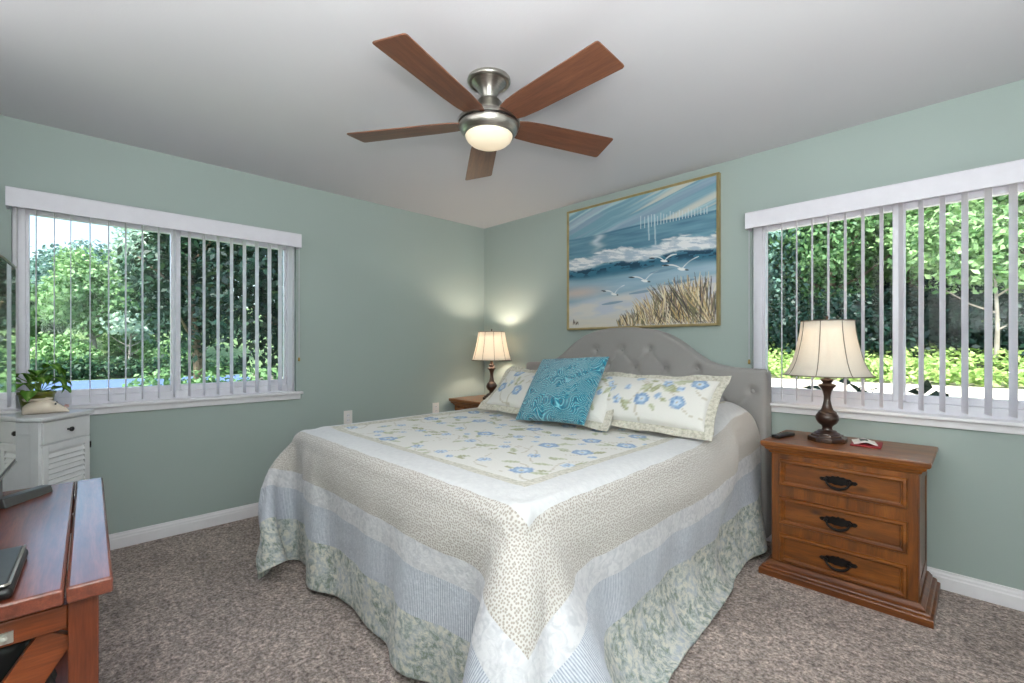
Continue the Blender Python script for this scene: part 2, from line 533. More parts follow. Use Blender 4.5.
window('window_1', MA, AY0, AY1, AZ0, AZ1, -2.640, -2.595, 'white sliding window on the left wall, trees and road outside', -3.40, -1.845)
window('window_2', MBk, BX0w, BX1w, BZ0, BZ1, 3.312, 3.352, 'white sliding window behind the right lamp, leafy bank outside', 2.56, 4.08)

def blind(M, V0, V1, pos, turn, label, zt, cordpos, loc):
    root = thing('vertical_blind', loc, label, 'blind', 'open white vertical blinds')
    inv = Matrix.Translation(-Vector(loc))
    MM = inv @ M
    def vane(p):
        v = MB(); vs = []; fs = []
        n = 6; w = 0.082
        for z in (AZ0 + 0.026, zt - 0.02):
            for s in (0, 1):
                for i in range(n + 1):
                    q = i / n - .5
                    x = q * w; y = 0.003 * (1 - 4 * q * q) - 0.0015 + (0.0012 if s else 0)
                    ca, sa = math.cos(turn), math.sin(turn)
                    vs.append(MM @ Vector((p + y * ca + x * sa, 0.030 + x * ca - y * sa, z)))
        m = n + 1
        for i in range(n):
            fs += [(i, i + 1, 2 * m + i + 1, 2 * m + i), (m + i, 3 * m + i, 3 * m + i + 1, m + i + 1)]
            fs += [(i, m + i, m + i + 1, i + 1), (2 * m + i, 2 * m + i + 1, 3 * m + i + 1, 3 * m + i)]
        fs += [(0, 2 * m, 3 * m, m), (n, m + n, 3 * m + n, 2 * m + n)]
        v.add(vs, fs)
        return v.build('vane', 'vane_white', root, angle=50)
    for p in pos: vane(p)
    b = MB()
    b.box(V0, V1, 0.086, 0.096, zt - 0.095, zt, MM)
    b.box(V0, V0 + 0.012, 0.0, 0.086, zt - 0.095, zt, MM); b.box(V1 - 0.012, V1, 0.0, 0.086, zt - 0.095, zt, MM)
    b.box(V0, V1, 0.0, 0.096, zt, zt + 0.006, MM)
    b.build('valance', 'valance_white', root, bevel=0.002)
    b = MB(); b.box(V0 + .02, V1 - .02, 0.012, 0.050, zt - 0.045, zt - 0.004, MM)
    b.build('headrail', 'vinyl_white', root)
    c = MB(); c.tube([MM @ Vector((cordpos, 0.012, zt - .05)), MM @ Vector((cordpos, 0.012, 1.13))], 0.0022, 6)
    cord = c.build('cord', 'valance_white', root)
    c = MB(); c.lathe([(0.002, 0.03), (0.007, 0.022), (0.008, 0.006), (0.005, 0.0)], 12, M=MM @ Matrix.Translation((cordpos, 0.012, 1.10)))
    c.build('cord_tassel', 'brass', cord)
    return root
blind(MA, -3.365, -1.878, [-3.326, -3.255, -3.185, -3.119, -3.038, -2.957, -2.879, -2.80, -2.72, -2.64, -2.56, -2.48, -2.40, -2.32, -2.241, -2.162, -2.08, -2.008, -1.935],
      0.0, 'white vertical blind with open vanes across the left window', 2.041, -1.868, (0, -2.62, 1.95))
blind(MBk, 2.599, 4.05, [2.630 + .0793 * k for k in range(18)], math.radians(18),
      'white vertical blind with open vanes across the window behind the lamp', 2.043, 2.596, (3.32, 0, 1.95))

# outlet plates on the left wall
def outlet(y, z, label):
    root = thing('outlet', (0.0, y, z), label, 'outlet', 'white outlets low on the left wall')
    MB().box(0, 0.006, -0.037, 0.037, -0.058, 0.058).build('cover_plate', 'outlet_white', root, bevel=0.003)
    for dz in (-0.02, 0.02):
        m = MB(); m.lathe([(0.015, 0), (0.0145, 0.002)], 20, M=Matrix.Translation((0.006, 0, dz)) @ Matrix.Rotation(PI / 2, 4, 'Y'))
        s = m.build('socket', 'white_trim', root)
        m = MB()
        for dy in (-0.006, 0.006): m.box(0.0078, 0.0084, dy - .001, dy + .001, dz - .004, dz + .005)
        m.build('slot', 'black_plastic', s)
outlet(-1.478, 0.628, 'white wall outlet above the bed edge, nearer the window')
outlet(-0.612, 0.618, 'white wall outlet beside the far left nightstand')

# ================================================================ ceiling fan
fan = thing('ceiling_fan', (2.052, -1.751, ZC), 'brushed nickel ceiling fan with five brown wooden blades and a lit bowl', 'ceiling fan')
m = MB(); m.lathe([(0.098, 0.0), (0.100, -0.0106), (0.096, -0.0176), (0.088, -0.0202), (0.080, -0.0176), (0.062, -0.0352), (0.045, -0.0581), (0.036, -0.0774), (0.033, -0.0880)], 56)
m.build('canopy', 'brushed_nickel', fan, angle=50)
m = MB(); m.lathe([(0.030, -0.0862), (0.030, -0.1021)], 32)
m.build('neck', 'dark_metal', fan)
m = MB(); m.lathe([(0.030, -0.0933), (0.050, -0.0986), (0.060, -0.1100), (0.072, -0.1408), (0.100, -0.1690), (0.134, -0.1830), (0.142, -0.1918), (0.142, -0.2077), (0.10, -0.2094)], 64)
m.build('motor_housing', 'brushed_nickel', fan, angle=50)
m = MB(); m.lathe([(0.132, -0.2077), (0.132, -0.2165)], 48); m.build('shadow_gap', 'black_plastic', fan)
m = MB(); m.lathe([(0.10, -0.2156), (0.138, -0.2156), (0.139, -0.2200), (0.130, -0.2394), (0.116, -0.2570), (0.111, -0.2605), (0.104, -0.2587)], 64)
m.build('light_ring', 'brushed_nickel', fan, angle=50)
m = MB(); m.lathe([(0.109, -0.2570), (0.108, -0.2640), (0.101, -0.2781), (0.086, -0.2922), (0.064, -0.3027), (0.036, -0.3089), (0.004, -0.3106)], 56)
m.build('glass_bowl', 'fan_glass', fan, angle=70)
BLZ = -0.200
TLT = Matrix.Rotation(math.radians(1.7), 4, Vector((math.sin(math.radians(18)), -math.cos(math.radians(18)), 0)))   # the blades hang a touch off level
for k in range(5):
    a = math.radians(-72 + 72 * k)
    Mx = Matrix.Translation((0, 0, BLZ)) @ TLT @ Matrix.Rotation(a, 4, 'Z') @ Matrix.Rotation(math.radians(-10.8), 4, 'X')
    out = [(0.108, -0.046), (0.17, -0.064), (0.26, -0.071), (0.646, -0.081), (0.655, -0.078), (0.658, -0.069),
           (0.667, 0.067), (0.665, 0.077), (0.656, 0.081), (0.26, 0.071), (0.17, 0.064), (0.108, 0.046)]
    m = MB(); m.prism(out, -0.003, 0.003, axis=2)
    bo = m.build('blade', 'fan_wood', fan, bevel=0.0015)
    bo.matrix_local = Mx
    m = MB(); m.prism([(0.09, -0.028), (0.15, -0.036), (0.17, -0.02), (0.17, 0.02), (0.15, 0.036), (0.09, 0.028)], 0.003, 0.009, axis=2)
    for px_, py_ in ((0.135, -0.018), (0.135, 0.018), (0.155, 0)):
        m.lathe([(0.004, 0.009), (0.003, 0.011)], 8, c=(px_, py_, 0))
    m.build('blade_iron', 'brushed_nickel', bo)

# ================================================================ bed
BCX = 1.778
bed = thing('bed', (BCX, -1.10, 0.0), 'king bed with grey button tufted arched headboard under the painting', 'bed')
BO = np.array([BCX, -1.10, 0.0])
hx = np.array([0, .10, .18, .262, .34, .414, .475, .531, .59, .645, .70, .773, .84, .913, .975, .998, 1.008, 1.012])
hz = np.array([1.357, 1.355, 1.347, 1.331, 1.306, 1.271, 1.232, 1.188, 1.146, 1.113, 1.094, 1.081, 1.076, 1.073, 1.070, 1.065, 1.053, 1.035])
HCX = 1.715
def btn_positions():
    out = []
    for z, x0 in ((1.187, 1.715), (1.060, 1.831), (0.935, 1.715), (0.810, 1.831)):
        for k in range(-5, 6):
            x = x0 + .232 * k
            if abs(x - HCX) < .97 and z < np.interp(abs(x - HCX), hx, hz) - 0.075:
                out.append((x, z))
    return out
BT = btn_positions()
def head_depth(x, z):
    d = np.zeros_like(x)
    for i, (bx_, bz_) in enumerate(BT):
        r2 = (x - bx_) ** 2 + (z - bz_) ** 2
        d = np.maximum(d, 0.026 * np.exp(-r2 / (0.034 ** 2)))
        for (cx_, cz_) in BT:
            if 0.05 < bz_ - cz_ < 0.2 and abs(bx_ - cx_) < 0.15:
                ax, az = cx_ - bx_, cz_ - bz_
                tt = np.clip(((x - bx_) * ax + (z - bz_) * az) / (ax * ax + az * az), 0, 1)
                e2 = (x - bx_ - tt * ax) ** 2 + (z - bz_ - tt * az) ** 2
                d = np.maximum(d, 0.0085 * np.exp(-e2 / (0.011 ** 2)))
    return d
xs = np.unique(np.concatenate([np.linspace(-1.012, 1.012, 220), -hx, hx]))
ts = 1 - (1 - np.linspace(0, 1, 120)) ** 1.3
XX, TT = np.meshgrid(xs, ts, indexing='ij')
top = np.interp(np.abs(XX), hx, hz)
ZZ = 0.05 + TT * (top - 0.05)
e = np.minimum(np.minimum(1.012 - np.abs(XX), top - ZZ) / 0.030, 1)
e = np.clip(e, 0, 1)
YY = -0.112 + 0.022 * (1 - np.sqrt(1 - (1 - e) ** 2)) + head_depth(XX + HCX, ZZ) * np.clip(e, 0, 1)
P = np.stack([XX + HCX - BCX, YY + 1.10, ZZ], -1)
back = P.copy(); back[..., 1] = -0.016 + 1.10
full = np.concatenate([back[:, :1], P, back[:, -1:]], 1)
l = full[:1].copy(); l[..., 1] = -0.016 + 1.10
r = full[-1:].copy(); r[..., 1] = -0.016 + 1.10
full = np.concatenate([l, full, r], 0)
head = grid_obj('headboard', full, 'headboard_linen', bed)
for (x, z) in BT:
    y = float(-0.112 + head_depth(np.array([x]), np.array([z]))[0])
    m = MB(); m.lathe([(0.0125, -0.006), (0.012, 0.003), (0.008, 0.0065), (0.002, 0.008)], 18,
                      M=Matrix.Translation((x - BCX, y + 1.10, z)) @ Matrix.Rotation(PI / 2, 4, 'X'))
    m.build('button', 'headboard_linen', head, angle=70)
MB().box(-.885, .885, -1.055, 0.985, 0.36, 0.700).build('mattress', 'mattress_cloth', bed, bevel=0.05, seg=4)
MB().box(-.87, .87, -1.04, 0.985, 0.12, 0.36).build('bed_base', 'dark_bed_base', bed, bevel=0.01)
for sx in (-.82, .82):
    for sy in (-.98, .90):
        MB().lathe([(0.03, 0.0), (0.03, 0.12)], 16, c=(sx, sy, 0)).build('foot', 'black_plastic', bed)

# ---- the embroidered pattern of quilt and shams: flowers, leaves and stems on cream
CREAM = np.array(srgb(222, 220, 215)); BLUE = np.array(srgb(148, 174, 202)); PALEB = np.array(srgb(196, 212, 226))
DKB = np.array(srgb(104, 138, 184)); OLIVE = np.array(srgb(160, 162, 128)); PALEG = np.array(srgb(190, 194, 168)); TAUPE = np.array(srgb(182, 172, 152))
def floral(U, V, motifs):
    C = np.broadcast_to(CREAM, U.shape + (3,)).copy()
    def lay(mask, col):
        nonlocal C
        m = np.clip(mask, 0, 1)[..., None]
        C = C * (1 - m) + col * m
    for kind, x, y, a, s, q in motifs:
        dx, dy = U - x, V - y
        near = (np.abs(dx) < s * 1.4) & (np.abs(dy) < s * 1.4)
        if not near.any(): continue
        ca, sa = math.cos(a), math.sin(a)
        lx, ly = dx * ca + dy * sa, -dx * sa + dy * ca
        if kind == 'stem':
            yy = 0.28 * s * np.sin(lx / s * 3.0 + q)
            lay(((np.abs(ly - yy) < 0.0036) & (np.abs(lx) < s * .95)) * 0.75, TAUPE)
        elif kind == 'leaf':
            hwid = 0.20 * s * np.cos(np.clip(lx / (s * .5), -1, 1) * PI / 2) ** 0.8
            ins = (np.abs(lx) < s * .5) & (np.abs(ly) < hwid)
            lay(ins * 1.0, OLIVE if q < .5 else PALEG)
            lay(((np.abs(lx) < s * .45) & (np.abs(ly) < 0.0035)) * .7, PALEG if q < .5 else OLIVE)
        else:
            rr = np.hypot(lx, ly); th = np.arctan2(ly, lx)
            out = s * .5 * (0.80 + 0.20 * np.abs(np.cos(2.5 * th + q)) )
            lay((rr < out) * 1.0, PALEB if kind == 'pale' else BLUE)
            lay(((rr < out) & (np.abs(np.cos(2.5 * th + q)) < .22) & (rr > .12 * s)) * .8, DKB)
            lay((np.abs(rr - out * .93) < s * .05) * .55, DKB)
            lay((rr < s * .22) * 1.0, PALEB if kind != 'pale' else BLUE)
            lay((rr < s * .10) * 1.0, TAUPE)
    return C
def motif_field(x0, x1, y0, y1, seed, cell=0.235, fl=0.095):
    rg = random.Random(seed); out = []; fl_l = []
    nx = max(2, round((x1 - x0) / cell)); ny = max(1, round((y1 - y0) / cell))
    for i in range(nx):
        for j in range(ny):
            cx_ = x0 + (i + .5 + (.25 if j % 2 else -.25) + rg.uniform(-.12, .12)) * (x1 - x0) / nx
            cy_ = y0 + (j + .5 + rg.uniform(-.18, .18)) * (y1 - y0) / ny
            a = rg.uniform(0, 6.28)
            big = rg.random() < .6
            out.append(('stem', cx_ + .05 * math.cos(a), cy_ + .05 * math.sin(a), a, .16, rg.uniform(0, 6)))
            for k in range(3):
                b = a + rg.choice((0.6, -0.7, 2.4, 3.7)) + rg.uniform(-.4, .4)
                d = rg.uniform(.055, .125)
                out.append(('leaf', cx_ + d * math.cos(b), cy_ + d * math.sin(b), b + rg.uniform(-.5, .5), rg.uniform(.055, .095), rg.random()))
            fl_l.append(('blue' if big else 'pale', cx_, cy_, a, fl * (1.0 if big else .62), rg.uniform(0, 3)))
            if rg.random() < .6:
                b = a + 2 + rg.uniform(-.6, .6)
                fl_l.append(('pale', cx_ + .1 * math.cos(b), cy_ + .1 * math.sin(b), b, .04, rg.uniform(0, 3)))
    return out + fl_l

# ---- materials of the bed linen (UV = metres on the cloth)
def trim_colors(t, uv):
    k = t.noise(uv, 55, 3, 0.65)
    k2 = t.noise(uv, 26, 2, 0.5)
    c = t.ramp(k, [(0.32, srgb(138, 138, 118)), (0.46, srgb(176, 171, 154)), (0.60, srgb(208, 204, 190)), (0.70, srgb(146, 154, 154))])
    return t.mix(t.math('MULTIPLY', k2, 0.55), c, srgb(232, 228, 220))
t = NT('quilt_cloth')
uvn = t.n('ShaderNodeUVMap').outputs[0]
sep = t.n('ShaderNodeSeparateXYZ'); t.put(sep.inputs[0], uvn)
du = t.math('SUBTRACT', t.math('ABSOLUTE', t.math('ADD', sep.outputs[0], 0.048)), 0.785)
dv = t.math('SUBTRACT', sep.outputs[1], 2.012)
wob = t.math('MULTIPLY', t.math('SUBTRACT', t.noise(uvn, 9, 1), 0.5), 0.012)
dd = t.math('ADD', t.math('MAXIMUM', du, dv), wob)
def step(a): return t.math('GREATER_THAN', dd, a)
side = t.math('GREATER_THAN', du, dv)
along = t.mix(side, t.mix(0, sep.outputs[0], (0, 0, 0)), t.mix(0, sep.outputs[1], (0, 0, 0)))
alx = t.n('ShaderNodeSeparateColor'); t.put(alx.inputs[0], along)
comb = t.n('ShaderNodeCombineXYZ'); t.put(comb.inputs[0], alx.outputs[0]); t.put(comb.inputs[1], dd)
white = t.ramp(t.noise(uvn, 40, 2), [(0.3, srgb(206, 206, 208)), (0.7, srgb(215, 215, 216))])
vd = t.voronoi(uvn, 118, rnd=0.65, dims='2D')
dots = t.ramp(vd, [(0.20, srgb(166, 158, 150)), (0.32, srgb(180, 172, 165)), (0.44, srgb(206, 202, 198))])
white2 = t.ramp(t.noise(uvn, 34, 2, 0.5, 1.2), [(0.35, srgb(196, 196, 201)), (0.6, srgb(216, 215, 218))])
strv = t.coord(src=comb.outputs[0], scale=(1, 0.12, 1))
st1 = t.wave(t.coord(src=comb.outputs[0], scale=(1, 0.02, 1)), 38, 1.5, 2, 6)
st2 = t.noise(t.coord(src=comb.outputs[0], scale=(1, 0.45, 1)), 120, 3, 0.7)
blue = t.ramp(t.math('ADD', t.math('MULTIPLY', st1, 0.45), t.math('MULTIPLY', st2, 0.62)), [(0.25, srgb(150, 157, 172)), (0.5, srgb(184, 189, 200)), (0.8, srgb(216, 218, 224))])
tn = t.noise(uvn, 34, 4, 0.75, 0.4)
tn2 = t.noise(uvn, 9, 3, 0.6, 0.8)
toile = t.ramp(tn, [(0.30, srgb(116, 130, 138)), (0.42, srgb(146, 154, 138)), (0.50, srgb(172, 180, 182)), (0.57, srgb(210, 208, 196)), (0.72, srgb(222, 219, 206))])
toile = t.mix(t.ramp(tn2, [(0.46, (0, 0, 0)), (0.60, (1, 1, 1))]), toile, t.ramp(tn, [(0.4, srgb(176, 184, 192)), (0.58, srgb(214, 212, 202))]))
bord = trim_colors(t, uvn)
col = t.attr('Col')
for a, cc in ((-0.055, bord), (0.0, white), (0.13, dots), (0.350, white2), (0.445, blue), (0.610, toile)):
    col = t.mix(step(a), col, cc)
qb = t.math('ADD', t.noise(uvn, 75, 3, 0.6), t.math('MULTIPLY', t.noise(uvn, 16, 2, 0.5, 1.5), 1.3))
t.done(t.bsdf(col, 0.9, 0, t.bump(qb, 0.42, 0.006), spec=0.1, sheen=0.2))
t = NT('sham_cloth')
uvn = t.n('ShaderNodeUVMap').outputs[0]
t.done(t.bsdf(t.attr('Col'), 0.9, 0, t.bump(t.math('ADD', t.noise(uvn, 75, 3, 0.6), t.noise(uvn, 18, 2, 0.5, 1.5)), 0.35, 0.006), spec=0.1, sheen=0.2))
t = NT('sham_border_cloth')
uvn = t.n('ShaderNodeUVMap').outputs[0]
t.done(t.bsdf(trim_colors(t, uvn), 0.9, 0, t.bump(t.noise(uvn, 60, 3), 0.5, 0.006), spec=0.1))
t = NT('teal_velvet')
uvn = t.n('ShaderNodeUVMap').outputs[0]
wv = t.coord(src=uvn)
warp = t.n('ShaderNodeTexNoise'); t.put(warp.inputs['Vector'], wv); warp.inputs['Scale'].default_value = 7.0; warp.inputs['Detail'].default_value = 1.0
wadd = t.n('ShaderNodeVectorMath', operation='MULTIPLY_ADD')
t.put(wadd.inputs[0], warp.outputs['Color']); wadd.inputs[1].default_value = (0.30, 0.30, 0.0); t.put(wadd.inputs[2], wv)
rings = t.wave(wadd.outputs[0], 21, 1.6, 1, 2.0, wtype='RINGS')
curl = t.voronoi(wadd.outputs[0], 21, 'F1', dims='2D')
curls = t.math('ABSOLUTE', t.math('SINE', t.math('MULTIPLY', curl, 17)))
h = t.math('ADD', t.math('MULTIPLY', rings, 0.4), t.math('MULTIPLY', curls, 0.5))
tc = t.ramp(h, [(0.10, srgb(10, 84, 112)), (0.40, srgb(14, 116, 144)), (0.64, srgb(34, 144, 168)), (0.85, srgb(132, 206, 216))])
t.done(t.bsdf(tc, 0.65, 0, t.bump(h, 0.7, 0.012), spec=0.3, sheen=0.5))

# ---- quilt: a cloth laid over the mattress and let fall (position based dynamics)
BX0,BX1,BY0,BY1,BZ=0.840,2.695,-2.205,-0.12,0.725
def drape(nu=84,nv=70,U=1.63,V0=0.13,V1=2.845,cx=1.77,frames=150,iters=30):
    u=np.linspace(-U,U,nu); v=np.linspace(V0,V1,nv)
    uu,vv=np.meshgrid(u,v,indexing='ij')
    # corners of the cloth are cut a little round
    ou=np.maximum(np.abs(uu)-0.88,0); ov=np.maximum(vv-2.12,0)
    hyp=np.hypot(ou,ov); mx=np.maximum(ou,ov)
    wl=np.where(uu<0,0.92,0.2)
    fac=np.where(hyp>1e-6,1-wl+wl*mx/np.maximum(hyp,1e-6),1.0)
    ru=np.where(ou>0,np.sign(uu)*(0.88+ou*fac),uu); rv=np.where(ov>0,2.12+ov*fac,vv)
    gx,gy=cx+ru,-rv
    rng=np.random.RandomState(4)
    P=np.stack([gx,gy,np.full_like(gx,0.90)+0.004*rng.randn(*gx.shape)],-1)
    rest=P.copy(); rest[...,2]=0
    V=np.zeros_like(P)
    du=u[1]-u[0]; dv=v[1]-v[0]
    cons=[]
    def add(a,b,L,k):
        L=np.linalg.norm(rest[b]-rest[a],axis=-1,keepdims=True); cons.append((a,b,L,k))
    S=slice
    def axis_sets(d,axis,k):
        n=P.shape[axis]
        for ph in range(2*d if d>1 else 2):
            idx=np.arange(n-d)
            if d==1: idx=idx[ph::2]
            else: idx=idx[(idx//d)%2==(ph//d)][(idx[(idx//d)%2==(ph//d)]%d)==(ph%d)]
            if len(idx)==0: continue
            L=d*(du if axis==0 else dv)
            if axis==0: add((idx,S(None)),(idx+d,S(None)),L,k)
            else: add((S(None),idx),(S(None),idx+d),L,k)
    axis_sets(1,0,1.0);axis_sets(1,1,1.0)
    dd=np.hypot(du,dv)
    for a in (0,1):
        ia=np.arange(a,nu-1,2)
        add((ia,S(0,nv-1)),(ia+1,S(1,nv)),dd,0.35)
        add((ia,S(1,nv)),(ia+1,S(0,nv-1)),dd,0.35)
    axis_sets(2,0,0.25);axis_sets(2,1,0.25)
    axis_sets(5,0,0.05);axis_sets(5,1,0.05)
    r=0.05
    c=np.array([(BX0+BX1)/2,(BY0+BY1)/2+0.3,BZ/2]); h=np.array([(BX1-BX0)/2,(BY1-BY0)/2+0.3,BZ/2])-r
    def hump(x,y):
        t=np.clip((y+0.66)/0.22,0,1); t=t*t*(3-2*t)
        e=np.clip((h[0]+r-0.02-np.abs(x-c[0]))/0.16,0,1); e=np.sqrt(1-(1-e)**2)
        m=1-0.10*np.exp(-((x-c[0])/0.12)**2)
        b=np.clip(1-np.clip((y+0.32)/0.35,0,1)**2*0.25,0,1)
        return 0.135*t*e*m*b
    def collide(P,Q,late=False,fr=0):
        # the left side hangs close to the mattress
        k=np.clip((fr-30)/60,0,1)
        xm=0.2+(0.60+0.16*np.clip((-2.22-P[...,1])/0.15,0,1)*np.clip((0.62-P[...,2])/0.4,0,1))*k
        P[...,0]=np.where(P[...,1]<-0.5,np.maximum(P[...,0],xm),P[...,0])
        ym=-(2.95-0.62*k)-0.15*(1-np.clip(P[...,2]/0.6,0,1))
        P[...,1]=np.where(P[...,0]<1.5,np.maximum(P[...,1],ym),P[...,1])
        q=P-c; aq=np.abs(q)-h
        m=np.maximum(aq,0); dist=np.sqrt((m**2).sum(-1))+np.minimum(aq.max(-1),0)-r
        ins=dist<0.0
        if ins.any():
            g=np.where(m.sum(-1,keepdims=True)>0,m*np.sign(q),0)
            # inside the core: push along the least-deep axis
            core=(m.sum(-1)==0)
            ax=aq.argmax(-1)
            gi=np.zeros_like(q); np.put_along_axis(gi,ax[...,None],np.sign(np.take_along_axis(q,ax[...,None],-1)),-1)
            g=np.where(core[...,None],gi,g)
            n=g/np.maximum(np.linalg.norm(g,axis=-1,keepdims=True),1e-9)
            P=np.where(ins[...,None],P-n*dist[...,None],P)
            P=np.where(ins[...,None],P-0.6*((P-Q)-((P-Q)*n).sum(-1,keepdims=True)*n),P)
        hz=BZ+hump(P[...,0],P[...,1])
        on=(np.abs(P[...,0]-c[0])<h[0]+r-0.02)&(P[...,1]>BY0+0.03)&(P[...,2]<hz)
        P[...,2]=np.where(on,hz,P[...,2])
        P[...,:2]=np.where(on[...,None],P[...,:2]-0.7*(P-Q)[...,:2],P[...,:2])
        fl=P[...,2]<0.014
        P[...,2]=np.where(fl,0.014,P[...,2]); P[...,:2]=np.where(fl[...,None],P[...,:2]-0.8*(P-Q)[...,:2],P[...,:2])
        # the nightstands either side stop the sides near the head
        near=(P[...,1]>-0.50)&(P[...,2]<0.66)&late
        P[...,0]=np.where(near,np.clip(P[...,0],0.745,2.797),P[...,0])
        P[...,1]=np.minimum(P[...,1],-0.115)
        return P
    dt=1/60.
    for fr in range(frames):
        Q=P.copy()
        V[...,2]-=9.8*dt
        P=P+V*dt
        for it in range(iters):
            for a,b,L,k in cons:
                A=P[a]; B=P[b]
                D=B-A; l=np.sqrt((D*D).sum(-1,keepdims=True))
                corr=D*(0.5*k*(l-L)/np.maximum(l,1e-9))
                P[a]=A+corr; P[b]=B-corr
            if it%4==3: P=collide(P,Q,fr>60,fr)
        P=collide(P,Q,fr>60,fr)
        V=(P-Q)/dt*0.965
        if fr>frames-25: V*=0.8
    return P,u,v,None

QP, qu, qv, quv = drape()
def upsample(A, k):
    """Catmull-Rom along both axes"""
    def one(B):
        n = B.shape[0]
        x = np.linspace(0, n - 1, (n - 1) * k + 1)
        i = np.clip(np.floor(x).astype(int), 0, n - 2); f = (x - i).reshape((-1,) + (1,) * (B.ndim - 1))
        p0, p1, p2, p3 = B[np.clip(i - 1, 0, n - 1)], B[i], B[i + 1], B[np.clip(i + 2, 0, n - 1)]
        return 0.5 * (2 * p1 + (p2 - p0) * f + (2 * p0 - 5 * p1 + 4 * p2 - p3) * f * f + (3 * p1 - p0 - 3 * p2 + p3) * f ** 3)
    return np.swapaxes(one(np.swapaxes(one(A), 0, 1)), 0, 1)
KU = 4
HP = upsample(QP, KU); HP[..., 2] = np.maximum(HP[..., 2], 0.012)
# soft wrinkles: shallow folds running down the hanging sides, faint puckers on top
def _noise2(U_, V_, seed, f):
    r_ = np.random.RandomState(seed); out_ = 0
    for k_ in range(9):
        a_ = r_.uniform(0, 6.28); w_ = f * r_.uniform(.6, 1.5)
        out_ = out_ + np.sin(w_ * (U_ * math.cos(a_) + V_ * math.sin(a_)) + r_.uniform(0, 6.28) + .6 * np.sin(w_ * .5 * V_ + k_))
    return out_ / 9
uu, vv = np.meshgrid(np.linspace(qu[0], qu[-1], HP.shape[0]), np.linspace(qv[0], qv[-1], HP.shape[1]), indexing='ij')
Tu = np.gradient(HP, axis=0); Tv = np.gradient(HP, axis=1)
Nq = np.cross(Tv, Tu); Nq /= np.maximum(np.linalg.norm(Nq, axis=-1, keepdims=True), 1e-9)
if Nq[HP.shape[0] // 2, HP.shape[1] // 2, 2] < 0: Nq = -Nq
du_ = np.abs(uu) - 0.92; dv_q = vv - 2.20
dd_q = np.maximum(du_, dv_q); al_q = np.where(du_ > dv_q, vv, uu)
drop = np.clip(dd_q / 0.45, 0, 1); drop = drop * drop * (3 - 2 * drop)
fold = (0.5 * np.sin(al_q * 13.0 + 1.1 + .8 * np.sin(al_q * 3.1)) + 0.5 * np.sin(al_q * 23.0 + .3)) * 0.013 * drop
puck = _noise2(uu, vv, 3, 22) * 0.0050 + _noise2(uu, vv, 5, 55) * 0.0018
HP = HP + Nq * (fold + puck * (.55 + .45 * drop))[..., None]
HP[..., 2] = np.maximum(HP[..., 2], 0.012)
panel = (np.abs(uu + .05) < 0.83) & (vv < 2.05)
QC = np.broadcast_to(CREAM, uu.shape + (3,)).copy()
ii = np.where(panel.any(1))[0]; jj = np.where(panel.any(0))[0]
sl = (slice(ii[0], ii[-1] + 1), slice(jj[0], jj[-1] + 1))
QC[sl] = floral(uu[sl], vv[sl], motif_field(-.80, .70, 0.4, 1.98, 5, cell=0.215, fl=0.10))
quilt = grid_obj('quilt', HP, 'quilt_cloth', None, QC, np.stack([uu, vv], -1), solid=0.008)
tag(quilt, 'quilted bedspread with floral panel and dotted, blue and toile bands draped over the bed', 'bedspread')

